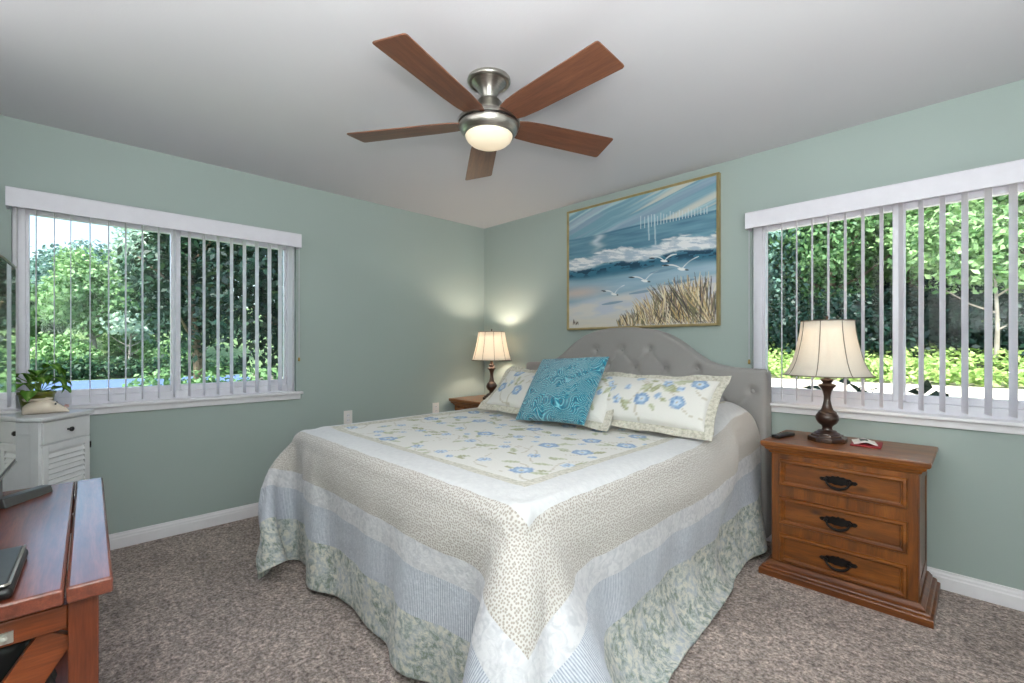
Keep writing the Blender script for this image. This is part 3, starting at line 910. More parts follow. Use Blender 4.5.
# ---- pillows
def pillow(name, loc, rot, W, H, T, label, cat, group, mat, seed, flange=0.0, sag=0.0, pinch=0.05, pat=None, res=0.009):
    root = thing(name, loc, label, cat, group)
    root.rotation_euler = rot
    fs = 2 * flange / W; ft = 2 * flange / H
    def axis(n, f):
        core = np.sin(np.linspace(-1, 1, n) * PI / 2)
        core = 0.5 * core + 0.5 * np.linspace(-1, 1, n)
        if f == 0: return core
        e_ = np.linspace(0, f, 7)[1:]
        return np.concatenate([-1 - e_[::-1], core, 1 + e_])
    sx = axis(int(W / res), fs); tz = axis(int(H / res), ft)
    S, T_ = np.meshgrid(sx, tz, indexing='ij')
    cs, ct = np.clip(S, -1, 1), np.clip(T_, -1, 1)
    h = T * ((1 - cs ** 2) * (1 - ct ** 2)) ** 0.42
    rg = np.random.RandomState(seed)
    x = S * W / 2 * (1 - pinch * (1 - ct ** 2) * np.abs(cs) ** 3)
    z = (T_ * H / 2) * (1 - pinch * (1 - cs ** 2) * np.abs(ct) ** 3)
    z = z - sag * np.cos(cs * PI / 2) * (ct + 1) / 2 + H / 2 + flange
    wr = 0
    for k in range(7):
        ph = rg.uniform(0, 6.28, 3); fr = rg.uniform(3, 9, 2)
        wr = wr + 0.0022 * np.sin(fr[0] * x / .3 + ph[0] + 1.5 * np.sin(z * 6 + ph[2])) * np.sin(fr[1] * z / .3 + ph[1])
    edge = np.maximum(np.maximum(np.abs(S) - 1, 0) * W / 2, np.maximum(np.abs(T_) - 1, 0) * H / 2)
    flut = 0.010 * np.sin(26 * x + 1.0) * np.sin(24 * z + .4) * np.clip(edge / max(flange, 1e-6), 0, 1)
    half = h + 0.003
    Pf = np.stack([x, -half + wr * (h / T) + flut, z], -1)
    Pb = np.stack([x, half * 0.85 + wr * (h / T) * .5 + flut, z], -1)
    UV = np.stack([x, z], -1)
    col = pat(x, z) if pat is not None else None
    inner = (np.abs(S) <= 1.0001) & (np.abs(T_) <= 1.0001)
    fi = inner[:-1, :-1] & inner[1:, :-1] & inner[1:, 1:] & inner[:-1, 1:]
    nu, nv = S.shape
    idx = np.arange(nu * nv).reshape(nu, nv)
    q = np.stack([idx[:-1, :-1], idx[1:, :-1], idx[1:, 1:], idx[:-1, 1:]], -1)
    def weld(pname, mask, m, c, par):
        qa = q[mask]; qb_ = qa[:, ::-1] + nu * nv
        VV = np.concatenate([Pf.reshape(-1, 3), Pb.reshape(-1, 3)]); UVV = np.concatenate([UV.reshape(-1, 2)] * 2)
        cc = None if c is None else np.concatenate([c.reshape(-1, 3)] * 2)
        rim = []
        # close the rim between front and back
        em = {}
        for f in qa:
            for a_, b_ in zip(f, np.roll(f, -1)):
                if (b_, a_) in em: del em[(b_, a_)]
                else: em[(a_, b_)] = 1
        rim = np.array([(b_, a_, a_ + nu * nv, b_ + nu * nv) for a_, b_ in em])
        return raw_obj(pname, VV, np.concatenate([qa, qb_, rim]), m, par, cc, UVV)
    body = weld('cover', fi, mat, col, root)
    if flange > 0:
        weld('flange', ~fi, 'sham_border_cloth', None, root)
    return root
def sham_pat(W, H, seed):
    ms = motif_field(-W / 2 + .03, W / 2 - .03, 0.08, H + .03, seed, cell=0.185, fl=0.085)
    return lambda x, z: floral(x, z, ms)
TILT = math.radians(-42)
pillow('pillow_sham', (2.285, -0.925, 0.752), (math.radians(-44), math.radians(0), math.radians(3)), 0.78, 0.33, 0.080, 'floral pillow sham nearest the right nightstand', 'pillow', None, 'sham_cloth', 3, 0.047, 0.015, pat=sham_pat(.76, .36, 11))
pillow('pillow_sham', (1.635, -1.000, 0.755), (math.radians(-46), math.radians(1), math.radians(-1)), 1.02, 0.33, 0.075, 'floral pillow sham half hidden behind the teal cushion', 'pillow', None, 'sham_cloth', 8, 0.047, 0.02, pat=sham_pat(1.02, .36, 23))
pillow('throw_cushion', (1.835, -1.095, 0.762), (math.radians(-38), math.radians(-3), math.radians(2)), 0.52, 0.475, 0.075, 'square teal velvet cushion with swirling raised pattern', 'cushion', None, 'teal_velvet', 5, 0, 0.0, pinch=0.05)

# ================================================================ nightstands
def rect_ring(hw, yf, yb, z):
    return [Vector((-hw, yf, z)), Vector((hw, yf, z)), Vector((hw, yb, z)), Vector((-hw, yb, z))]
def nightstand(cx, label):
    root = thing('nightstand', (cx, -0.25, 0), label, 'nightstand', 'pine nightstands either side of the bed')
    o = 0.25
    m = MB(); m.box(-.295, .295, -.44 + o, -.03 + o, 0.06, 0.655)
    m.build('case', 'pine_upright', root, bevel=0.004)
    m = MB()
    prof = [(0.0, 0.645), (0.010, 0.650), (0.014, 0.660), (0.026, 0.668), (0.030, 0.678), (0.038, 0.682), (0.044, 0.690), (0.045, 0.704), (0.042, 0.710)]
    m.ring_stack([rect_ring(.295 + d, -.44 - d * .85 + o, -.022 + o, z) for d, z in prof])
    m.build('top', 'pine_along', root, angle=25)
    m = MB()
    prof = [(0.052, 0.0), (0.052, 0.030), (0.049, 0.034), (0.040, 0.036), (0.040, 0.044), (0.036, 0.050), (0.024, 0.054), (0.022, 0.062), (0.014, 0.070), (0.008, 0.076), (0.0, 0.078)]
    m.ring_stack([rect_ring(.295 + d, -.44 - d * .85 + o, -.022 + o, z) for d, z in prof])
    m.build('plinth', 'pine_deep', root, angle=25)
    for sx in (-1, 1):
        m = MB()
        for (y0, y1, z0, z1) in ((-.435, -.385, .09, .64), (-.085, -.035, .09, .64), (-.385, -.085, .575, .64), (-.385, -.085, .09, .15)):
            m.box(*sorted((sx * .295, sx * .298)), y0 + o, y1 + o, z0, z1)
        m.build('side_frame', 'pine_upright', root, bevel=0.002)
    for z0, z1 in ((.483, .622), (.282, .425), (.086, .232)):
        d = MB()
        def rr(ins, y): return [Vector((-.258 + ins, y, z0 + ins)), Vector((.258 - ins, y, z0 + ins)), Vector((.258 - ins, y, z1 - ins)), Vector((-.258 + ins, y, z1 - ins))]
        yf = -.44 + o
        d.ring_stack([rr(0, yf + .004), rr(0, yf - .012), rr(.004, yf - .019), rr(.013, yf - .021), rr(.019, yf - .014), rr(.022, yf - .013), rr(.026, yf - .001), rr(.031, yf - .001)])
        dr = d.build('drawer', 'pine_along', root, angle=20)
        zc = (z0 + z1) / 2
        h = MB()
        outl = []
        for a, b in ((-.078, .004), (-.070, .012), (-.056, .011), (-.048, .020), (-.032, .018), (-.022, .025), (-.008, .022), (0, .028), (.008, .022), (.022, .025), (.032, .018), (.048, .020), (.056, .011), (.070, .012), (.078, .004),
                     (.070, -.006), (.056, -.006), (.044, -.014), (.028, -.012), (.014, -.018), (0, -.016), (-.014, -.018), (-.028, -.012), (-.044, -.014), (-.056, -.006), (-.070, -.006)):
            outl.append((a, zc + b))
        h.prism(outl, yf - .0085, yf - .0035, axis=1)
        for sx in (-1, 1):
            h.lathe([(0.007, 0), (0.006, 0.012), (0.009, 0.016), (0.007, 0.022), (0.001, 0.024)], 14, M=Matrix.Translation((sx * .048, yf - .008, zc + .004)) @ Matrix.Rotation(PI / 2, 4, 'X'))
        pts = []
        for k in range(13):
            a = PI + PI * k / 12
            pts.append((.048 * math.cos(a), yf - .022 - .004 * math.sin(-a), zc + .004 + .036 * math.sin(a)))
        h.tube(pts, [0.0035 + .0035 * math.sin(PI * k / 12) for k in range(13)], 10)
        h.build('handle', 'black_iron', dr, angle=50)
    return root
nightstand(3.147, 'pine nightstand with three drawers and black handles, right of the bed')
nightstand(0.366, 'pine nightstand in the corner, mostly hidden behind the bed')

# ================================================================ bedside lamps
def lamp(name, loc, label, shade_prof, zs, watts, seams):
    root = thing(name, loc, label, 'lamp')
    m = MB()
    prof = [(.090, 0), (.090, .022), (.086, .026)]
    m.lathe(prof, 8, M=rot_z(PI / 8))
    m.lathe([(.076, .024), (.074, .034), (.070, .038)], 8, M=rot_z(PI / 8))
    m.build('foot', 'brown_bronze', root, bevel=0.003, angle=25)
    m = MB()
    prof = [(.060, .036), (.058, .044), (.046, .049), (.042, .056), (.026, .060), (.022, .070), (.026, .082), (.042, .095), (.051, .112), (.053, .124), (.050, .138), (.044, .146), (.042, .149), (.043, .153), (.037, .158), (.028, .166),
            (.021, .188), (.016, .215), (.0155, .240), (.020, .262), (.029, .280), (.038, .291), (.041, .296), (.038, .301), (.022, .306), (.020, .311), (.026, .317), (.030, .324), (.027, .330), (.016, .333), (.013, .345), (.013, zs[0] + .03)]
    m.lathe(prof, 40)
    m.build('body', 'brown_bronze', root, angle=50)
    n = 64
    m = MB(); m.lathe(shade_prof, n, cap0=False, cap1=False)
    m.build('shade', 'shade_linen', root, solid=0.0015, angle=180)
    s = MB()
    for k in range(seams):
        a = 2 * PI * (k + .5) / seams + .35
        s.tube([((r + .0012) * math.cos(a), (r + .0012) * math.sin(a), z) for r, z in shade_prof], 0.0021, 6)
    for (r, z) in (shade_prof[0], shade_prof[-1]):
        s.tube([((r + .001) * math.cos(2 * PI * k / 64), (r + .001) * math.sin(2 * PI * k / 64), z) for k in range(65)], 0.0028, 6)
    s.build('shade_trim', 'seam_cloth', root)
    m = MB()
    rt, zt = shade_prof[-1]
    for k in range(3):
        a = 2 * PI * k / 3
        m.tube([(0, 0, zt - .012), (rt * math.cos(a), rt * math.sin(a), zt - .004)], 0.0015, 6)
    m.lathe([(.004, zt - .02), (.006, zt + .004), (.003, zt + .010), (.007, zt + .018), (.005, zt + .026), (.001, zt + .030)], 14)
    m.build('finial', 'brown_bronze', root)
    m = MB(); zb = zs[0] + .10
    m.lathe([(.012, zb - .06), (.013, zb - .045), (.026, zb - .01), (.030, zb + .012), (.024, zb + .034), (.002, zb + .044)], 20)
    m.build('bulb', 'bulb_glass', root)
    d = bpy.data.lights.new('bulb_light', 'POINT'); d.energy = watts; d.color = (1.0, 0.83, 0.66); d.shadow_soft_size = 0.035
    L = bpy.data.objects.new('bulb_light', d); COL.objects.link(L); L.location = (0, 0, zb + .08); L.parent = root
    return root
t = NT('bulb_glass')
t.done(t.bsdf((0.9, 0.85, 0.75), 0.4, emit=(1.0, 0.8, 0.55), emit_str=2.0))
lamp('table_lamp', (3.062, -0.243, 0.710), 'bronze lamp with pleat-seamed bell shade in front of the right window',
     [(.201, .350), (.190, .360), (.174, .388), (.159, .424), (.146, .472), (.133, .530), (.124, .585), (.119, .638)], (.350, .638), 0.9, 8)
lamp('table_lamp', (0.388, -0.243, 0.710), 'glowing bronze lamp with cream shade in the far corner',
     [(.188, .372), (.180, .384), (.165, .440), (.150, .500), (.137, .560), (.125, .638)], (.372, .638), 8.5, 10)

# things on the right nightstand
r = thing('remote_control', (2.865, -0.285, 0.710), 'small black remote control on the left end of the nightstand', 'remote control', rz=math.radians(-12))
m = MB(); m.box(-.022, .022, -.085, .085, 0.0, .018); m.build('body', 'black_plastic', r, bevel=.006, seg=3)
m = MB()
for i in range(3):
    for j in range(6): m.box(-.014 + .0115 * i, -.007 + .0115 * i, -.055 + .02 * j, -.045 + .02 * j, .0178, .0200)
m.build('button', 'grey_plastic', r)
c = thing('coaster', (3.225, -0.205, 0.710), 'red leather mat lying right of the bronze lamp', 'mat', rz=math.radians(4))
m = MB(); m.box(-.062, .062, -.085, .085, 0, .006); m.build('pad', 'red_leather', c, bevel=.002)
c = thing('notepad', (3.215, -0.200, 0.7162), 'white folded card lying on the red mat', 'card', rz=math.radians(14))
m = MB(); m.ring_stack([[Vector((-.048 + .096 * k / 10, y, z0 + .012 * math.sin(PI * k / 10) ** 2)) for y, z0 in ((-.06, 0), (.06, 0), (.06, .003), (-.06, .003))] for k in range(11)])
m.build('card', 'white_card', c)
m = MB(); m.box(-.020, .014, -.02, .03, .0125, .0165); m.build('dark_print', 'grey_plastic', c, bevel=.001)

# ================================================================ painting over the bed
PX0, PX1, PZ0, PZ1 = 1.133, 2.416, 1.352, 2.372
pt = thing('painting', ((PX0 + PX1) / 2, 0, PZ0), 'gold framed seascape with surf, gulls and dune grass above the headboard', 'painting')
pw, ph = PX1 - PX0, PZ1 - PZ0
m = MB(); fw = 0.017
def fr(ins, y): return [Vector((-pw / 2 + ins, y, ins)), Vector((pw / 2 - ins, y, ins)), Vector((pw / 2 - ins, y, ph - ins)), Vector((-pw / 2 + ins, y, ph - ins))]
m.ring_stack([fr(0, -0.004), fr(0, -0.040), fr(.003, -.044), fr(.010, -.042), fr(.012, -.036), fr(fw, -.034), fr(fw, -.004)], cap=False)
m.build('frame', 'gold_frame', pt, angle=20)
nx, nz = 384, 312
u = np.linspace(0, 1, nx); v = np.linspace(0, 1, nz)          # v downwards
S, V = np.meshgrid(u, v, indexing='ij')
rg = np.random.RandomState(12)
def vnoise(S, V, fx, fy, seed, oct=4):
    out = 0; amp = 1; tot = 0
    for o in range(oct):
        r_ = np.random.RandomState(seed + o)
        gx, gy = int(fx * 2 ** o) + 2, int(fy * 2 ** o) + 2
        G = r_.rand(gx + 1, gy + 1)
        x = np.clip(S, 0, 1) * (gx - 1); y = np.clip(V, 0, 1) * (gy - 1)
        i, j = x.astype(int), y.astype(int); f, g = x - i, y - j
        f = f * f * (3 - 2 * f); g = g * g * (3 - 2 * g)
        out = out + amp * (G[i, j] * (1 - f) * (1 - g) + G[i + 1, j] * f * (1 - g) + G[i, j + 1] * (1 - f) * g + G[i + 1, j + 1] * f * g)
        tot += amp; amp *= .5
    return out / tot
def cl(*rgb): return np.array(srgb(*rgb))
def sstep(a, b, x):
    t_ = np.clip((x - a) / (b - a), 0, 1); return t_ * t_ * (3 - 2 * t_)
C = np.zeros(S.shape + (3,))
def lay(mask, colr):
    global C
    mk = np.clip(mask, 0, 1)[..., None]; C = C * (1 - mk) + colr * mk
lay(np.ones_like(S), cl(140, 176, 190))
# sky: slanting streaks
d = V + 0.34 * S
q = vnoise((S * .25), np.clip(d / 1.1 + .05 * vnoise(S, V, 4, 4, 40), 0, 1), 2, 34, 3, 3)
lay(sstep(.50, .64, q), cl(172, 200, 206)); lay(sstep(.50, .36, q) * .7, cl(112, 154, 174))
q2 = vnoise(S * .3, np.clip(d / 1.05 + .03, 0, 1), 2, 22, 9, 2)
lay(sstep(.60, .74, q2) * .9, cl(206, 206, 196)); lay(sstep(.38, .26, q2) * .5, cl(150, 162, 186))
# sea
hor = 0.228 + 0.006 * np.sin(S * 9)
sea = sstep(hor - .004, hor + .004, V)
sn = vnoise(S, V, 5, 60, 21, 3)
seac = cl(74, 118, 142) * (1 - sn[..., None]) * 1.0 + cl(120, 162, 180) * sn[..., None]
C = C * (1 - sea[..., None]) + seac * sea[..., None]
lay(sstep(.3, .0, np.abs(V - hor - .01) / .03) * (V > hor) * .5, cl(62, 108, 134))
lay(np.exp(-((S - .235 - .02 * np.sin(V * 80)) / .035) ** 2) * sstep(hor - .01, hor + .02, V) * sstep(.42, .30, V) * (.35 + .6 * vnoise(S, V, 18, 60, 5, 2)), cl(206, 216, 222))
# pale posts of the far pier and their shine
for k in range(22):
    s0 = .55 + .40 * (k / 21) ** .9
    hgt = .055 * (1 - .55 * k / 21)
    lay((np.abs(S - s0) < .0026) * (V > .215 - hgt + .01 * (k % 3)) * (V < .232 + hgt * .5) * .75, cl(206, 218, 222))
for s0, v0 in ((.60, .36), (.64, .40)):
    lay((np.abs(S - s0 - .03 * (V - .2)) < .005) * (V > .17) * (V < v0) * .6, cl(196, 214, 220))
# surf
b0 = .47 - .015 * S + .012 * np.sin(S * 14) + .02 * (vnoise(S, V, 16, 6, 31, 3) - .5)
lay(sstep(b0 + .03, b0 + .05, V) * sstep(b0 + .16, b0 + .09, V), cl(58, 112, 136))
lay((vnoise(S, V, 20, 60, 8, 3) > .55) * sstep(b0 + .02, b0 + .04, V) * sstep(b0 + .12, b0 + .06, V) * .9, cl(30, 62, 84))
fn = vnoise(S, np.clip(V - .18 * S + .18, 0, 1.2) / 1.2, 16, 70, 55, 4)
foam = sstep(b0 - .085, b0 - .055, V + .06 * (fn - .5)) * sstep(b0 + .035, b0 + .015, V + .03 * (fn - .5))
lay(foam, cl(198, 206, 214)); lay(foam * (fn > .54), cl(228, 230, 232)); lay(foam * (fn < .40) * .6, cl(150, 176, 196))
# wet beach
w0 = .60 + .02 * np.sin(S * 6)
wet = sstep(w0 - .05, w0 + .03, V)
wn_ = vnoise(S, V, 4, 26, 77, 3)
wc = cl(132, 168, 190) * (1 - wn_[..., None]) + cl(176, 198, 212) * wn_[..., None]
C = C * (1 - wet[..., None] * .9) + wc * wet[..., None] * .9
lay(np.exp(-((S - .08) / .20) ** 2 - ((V - .70) / .05) ** 2) * .8, cl(212, 190, 178))
sand = sstep(.0, .06, V - (.77 - .12 * S))
sc_ = vnoise(S, V, 6, 26, 88, 3)
lay(sand * .92, cl(206, 206, 208)); lay(sand * sstep(.45, .65, sc_) * .7, cl(188, 196, 212)); lay(sand * sstep(.5, .3, sc_) * .5, cl(222, 214, 204))
lay(sstep(.90, .97, V + .06 * S) * .6, cl(214, 204, 186))
# gulls with their shadows
def stroke(p, q_, wd, colr, op=1.0, bend=0.0):
    ax, ay = p; bx_, by_ = q_
    asp = ph / pw
    ex, ey = bx_ - ax, (by_ - ay) * asp
    L2 = ex * ex + ey * ey
    tt = np.clip(((S - ax) * ex + (V - ay) * asp * ey) / L2, 0, 1)
    off = bend * np.sin(PI * tt)
    dd_ = np.hypot(S - ax - tt * ex, (V - ay) * asp - tt * ey + off)
    lay(sstep(wd, wd * .5, dd_ / (1.1 - .75 * np.abs(2 * tt - 1) ** 2)) * op, colr)
for (gx, gy, sc, tl) in ((.36, .735, .9, .25), (.575, .655, 1.05, .1), (.70, .525, .9, -.25), (.805, .60, 1.15, .15)):
    stroke((gx - .10 * sc, gy + .09 * sc), (gx + .07 * sc, gy + .075 * sc), .010, cl(110, 142, 166), .75)
    stroke((gx - .02, gy), (gx + .022 * sc, gy + .011 * sc), .009 * sc, cl(238, 238, 236))
    stroke((gx, gy), (gx - .10 * sc, gy - (.035 - .03 * tl) * sc), .0058, cl(226, 228, 228), bend=.012)
    stroke((gx + .005, gy), (gx + .085 * sc, gy - (.05 + .06 * tl) * sc), .0062, cl(232, 234, 234), bend=.010)
    stroke((gx - .065 * sc, gy - .028 * sc), (gx - .105 * sc, gy - .036 * sc), .0050, cl(42, 44, 50))
    stroke((gx + .02, gy + .012), (gx + .036 * sc, gy + .017 * sc), .006, cl(40, 42, 48), .8)
stroke((.815, .66), (.835, .80), .008, cl(120, 140, 160), .6)
# dune grass
for k in range(620):
    bx_ = .40 + .60 * rg.rand() ** .8
    by_ = 1.02 - .02 * rg.rand()
    ln = (.06 + .24 * sstep(.38, .85, np.array(bx_))) * (.45 + .75 * rg.rand()) * (1 if bx_ < .93 else .95)
    ang = -.75 + 1.15 * rg.rand() - .25 * (bx_ - .7)
    tip = (bx_ + ln * math.sin(ang), by_ - ln * math.cos(ang) * .95 - .03)
    cc = (cl(226, 208, 168), cl(198, 170, 120), cl(96, 84, 74), cl(120, 118, 92), cl(236, 226, 202), cl(70, 66, 70), cl(156, 134, 120))[rg.randint(7)]
    ss = .35 * rg.rand()
    stroke((bx_ + (tip[0] - bx_) * ss, by_ + (tip[1] - by_) * ss), tip, .0032 + .0026 * rg.rand(), cc, .85)
for a, b in (((.035, .975), (.040, .925)), ((.040, .925), (.052, .975)), ((.038, .955), (.050, .955)), ((.06, .94), (.06, .975)), ((.06, .975), (.075, .945)), ((.075, .945), (.078, .975))):
    stroke(a, b, .004, cl(80, 62, 56), .9)
iw, ih = pw - 2 * fw, ph - 2 * fw
PP = np.stack([-iw / 2 + S * iw, np.full_like(S, -0.030) - .0012 * vnoise(S, V, 60, 60, 4, 2), ph - fw - V * ih], -1)
fx0 = PP.copy(); fx0[..., 1] = -0.006
canvas = np.concatenate([fx0[:1], PP, fx0[-1:]], 0)
cc_ = np.concatenate([C[:1], C, C[-1:]], 0)
simple_dummy = None
t = NT('oil_paint')
t.done(t.bsdf(t.attr('Col'), 0.5, 0, spec=0.3))
grid_obj('canvas', canvas, 'oil_paint', pt, cc_)

# ================================================================ television console
con = thing('tv_console', (2.278, -3.073, 0), 'reddish-brown plank topped television console with crossed braces, bottom left corner', 'console', rz=math.radians(-1.8))
TOPZ = 0.70
m = MB(); m.box(-1.06, 0.0, -.0765, 0.0, TOPZ - .036, TOPZ); m.build('front_plank', 'console_along', con, bevel=.006, seg=3)
m = MB(); m.box(-1.06, 0.0, -.46, -.0795, TOPZ - .036, TOPZ); m.build('top_board', 'console_along', con, bevel=.006, seg=3)
for x0 in (-.088, -1.04):
    for y0 in (-.092, -.445):
        m = MB(); m.box(x0, x0 + .067, y0 + (.018 if y0 > -.2 else 0), y0 + .068, 0, TOPZ - .036); m.build('leg', 'console_upright', con, bevel=.003)
for x0 in (-.080, -1.03):
    m = MB(); m.box(x0, x0 + .045, -.377, -.074, .598, .650); m.build('end_rail', 'console_across', con, bevel=.003)
    m = MB(); m.box(x0, x0 + .045, -.377, -.074, .085, .135); m.build('end_rail', 'console_across', con, bevel=.003)
    for s in (0, 1):
        a = Vector((x0 + .012 + .012 * s, -.078, .600 if s == 0 else .135)); b = Vector((x0 + .012 + .012 * s, -.375, .135 if s == 0 else .600))
        dv_ = b - a; L = dv_.length; ang = math.atan2(dv_.z, dv_.y)
        m = MB(); Mx = Matrix.Translation((a + b) / 2) @ Matrix.Rotation(ang, 4, 'X')
        m.box(-.010, .012, -L / 2 + .02, L / 2 - .02, -.034, .034, Mx); m.build('brace', 'console_across', con, bevel=.002)
m = MB(); m.box(-1.03, -.03, -.435, -.035, .10, .12); m.build('shelf', 'console_along', con, bevel=.002)
m = MB(); m.box(-1.0, -.09, -.06, -.035, .602, .655); m.box(-1.0, -.09, -.435, -.41, .602, .655); m.build('long_rail', 'console_along', con, bevel=.002)
m = MB(); m.box(-.0345, -.029, -.185, -.155, .606, .628); m.lathe([(.007, 0), (.006, .006), (.001, .008)], 14, M=Matrix.Translation((-.029, -.17, .617)) @ Matrix.Rotation(PI / 2, 4, 'Y'))
m.build('latch', 'silver_edge', con)
bk = thing('basket', (1.99, -3.325, 0.121), 'black woven basket inside the end of the console', 'basket', rz=math.radians(-1.8))
rings = []
nz_ = 26
for k in range(nz_ + 1):
    z = .44 * k / nz_
    ring = []
    per = [(-.16, -.15), (.16, -.15), (.16, .15), (-.16, .15)]
    for e_ in range(4):
        (ax, ay), (bx_, by_) = per[e_], per[(e_ + 1) % 4]
        for q_ in range(24):
            t_ = q_ / 24
            wv_ = .006 * math.sin(2 * PI * q_ / 4 + PI * (k % 2)) 
            nx_, ny_ = (by_ - ay) / .31, -(bx_ - ax) / .31
            ring.append(Vector((ax + (bx_ - ax) * t_ + nx_ * wv_, ay + (by_ - ay) * t_ + ny_ * wv_, z)))
    rings.append(ring)
m = MB(); m.ring_stack(rings); m.build('weave', 'wicker_black', bk, angle=80)

# ================================================================ television
tv = thing('television', (1.823, -3.312, TOPZ), 'flat television with thin black edge standing on the console', 'television', rz=math.radians(-3.6))
W2, Z0t, Z1t = .610, .1025, .795
m = MB(); m.box(-W2, W2, -.035, 0.0, Z0t, Z1t); m.box(-.42, .42, -.065, -.03, .16, .60); m.build('housing', 'black_plastic', tv, bevel=.002)
m = MB(); m.box(-W2 + .008, W2 - .008, .0, .0012, Z0t + .014, Z1t - .008); m.build('screen', 'tv_screen', tv, smooth=False)
for z_ in (Z1t, Z0t - .004):
    m = MB(); m.box(-W2 - .003, W2 + .003, -.030, .003, z_, z_ + .004); m.build('edge_strip', 'silver_edge', tv)
for sx in (-1, 1):
    m = MB()
    for sy in (-1, 1):
        a = Vector((sx * .51, .085 if sy > 0 else -.13, 0)); b = Vector((sx * .36, -.012, 0))
        dr_ = (b - a).normalized(); pr = Vector((-dr_.y, dr_.x, 0)) * .024
        m.ring_stack([[a - pr, a + pr, a + pr * .7 + Vector((0, 0, .024)), a - pr * .7 + Vector((0, 0, .024))], [b - pr, b + pr, b + pr * .7 + Vector((0, 0, .030)), b - pr * .7 + Vector((0, 0, .030))]])
    m.box(sx * .37 - .03, sx * .37 + .03, -.03, -.005, .02, Z0t + .02)
    m.build('foot', 'grey_plastic', tv, bevel=.003)
mb = thing('media_box', (2.125, -3.315, TOPZ), 'flat black box with a silver rim on the console below the television', 'media box', rz=math.radians(-3))
m = MB(); m.box(-.13, .13, -.08, .095, 0, .024); m.build('body', 'black_plastic', mb, bevel=.010, seg=3)
m = MB(); m.box(-.122, .122, -.072, .087, .0235, .032); m.build('lid', 'grey_plastic', mb, bevel=.004)
m = MB(); m.tube([(-.12, .089, .030), (.118, .089, .030), (.124, .083, .030), (.124, -.07, .030)], .0028, 8); m.build('rim', 'silver_edge', mb)

# ================================================================ white corner cabinet
cb = thing('cabinet', (0.276, -3.237, 0), 'small white cabinet with one drawer and louvered door below the left window', 'cabinet', rz=math.radians(142.2))
hw = .148
m = MB(); m.box(-hw, hw, -.122, .135, .06, .85); m.box(-hw, -hw + .03, -.128, .135, 0, .06); m.box(hw - .03, hw, -.128, .135, 0, .06); m.build('carcass', 'cabinet_white', cb, bevel=.002)
m = MB(); m.box(-hw - .012, hw + .012, -.142, .14, .85, .87); m.build('top', 'cabinet_white', cb, bevel=.005)
for sx in (-1, 1):
    m = MB()
    for (y0, y1, z0, z1) in ((-.122, -.085, .08, .845), (.09, .13, .08, .845), (-.085, .09, .79, .845), (-.085, .09, .08, .14)):
        m.box(*sorted((sx * hw, sx * (hw + .006))), y0, y1, z0, z1)
    m.build('side_frame', 'cabinet_white', cb, bevel=.0015)
m = MB(); m.box(-hw + .006, hw - .006, -.132, -.120, .738, .842); dr = m.build('drawer', 'cabinet_white', cb, bevel=.002)
m = MB(); m.lathe([(.005, 0), (.005, .010), (.012, .016), (.012, .022), (.006, .027), (.001, .028)], 18, M=Matrix.Translation((0, -.132, .790)) @ Matrix.Rotation(PI / 2, 4, 'X')); m.build('knob', 'dark_metal', dr)
m = MB()
for (x0, x1, z0, z1) in ((-hw + .006, -hw + .038, .07, .730), (hw - .038, hw - .006, .07, .730), (-hw + .038, hw - .038, .695, .730), (-hw + .038, hw - .038, .07, .11)):
    m.box(x0, x1, -.132, -.120, z0, z1)
door = m.build('door', 'cabinet_white', cb, bevel=.0015)
for k in range(22):
    z = .118 + .0265 * k
    m = MB(); Mx = Matrix.Translation((0, -.124, z)) @ Matrix.Rotation(math.radians(-32), 4, 'X')
    m.box(-hw + .036, hw - .036, -.003, .003, -.013, .013, Mx); m.build('louver', 'cabinet_white', door)
m = MB(); m.lathe([(.0035, 0), (.0035, .034)], 10, c=(hw - .005, -.134, .665)); m.build('hinge', 'black_iron', door)
m = MB(); m.lathe([(.005, 0), (.005, .010), (.012, .016), (.012, .022), (.006, .027), (.001, .028)], 18, M=Matrix.Translation((-hw + .022, -.132, .45)) @ Matrix.Rotation(PI / 2, 4, 'X')); m.build('knob', 'dark_metal', door)

# potted plant and ceramic animal on the cabinet
pl = thing('potted_plant', (0.196, -3.248, .870), 'broad leaved green plant in an olive pot on the white cabinet', 'plant')
m = MB(); m.lathe([(.050, 0), (.054, .006), (.068, .092), (.073, .096), (.073, .108), (.066, .108), (.064, .095)], 40); m.build('pot', 'dark_green_glaze', pl, angle=40)
m = MB(); m.lathe([(.064, .090), (.040, .097), (.002, .099)], 30); m.build('soil', 'potting_soil', pl)
rg2 = random.Random(8)
sd = rot_z(YAW)
def leaf_pts(base, az, lean, size, droop):
    n, mm = 13, 7
    V_ = np.zeros((n, mm, 3)); Cc = np.zeros((n, mm, 3))
    for i in range(n):
        t_ = i / (n - 1)
        wdt = size * .36 * (math.sin(PI * min(1, t_ * .96 + .04)) ** .75) * (1.18 - .45 * t_)
        for j in range(mm):
            q_ = j / (mm - 1) * 2 - 1
            el = lean - droop * t_ * t_
            r_ = size * t_
            V_[i, j] = (r_ * math.cos(el), q_ * wdt, r_ * math.sin(el) + .16 * wdt * abs(q_) - .05 * wdt * math.sin(12 * t_))
            g = .75 + .35 * (1 - abs(q_)) + rg2.uniform(-.06, .06)
            Cc[i, j] = np.array(srgb(96, 150, 50)) * g
            if abs(q_) < .1: Cc[i, j] = np.array(srgb(140, 176, 84))
            if rg2.random() < .05: Cc[i, j] = np.array(srgb(176, 200, 110))
    ca, sa = math.cos(az), math.sin(az)
    X_ = V_[..., 0] * ca - V_[..., 1] * sa; Y_ = V_[..., 0] * sa + V_[..., 1] * ca
    return np.stack([X_ + base[0], Y_ + base[1], V_[..., 2] + base[2]], -1), Cc
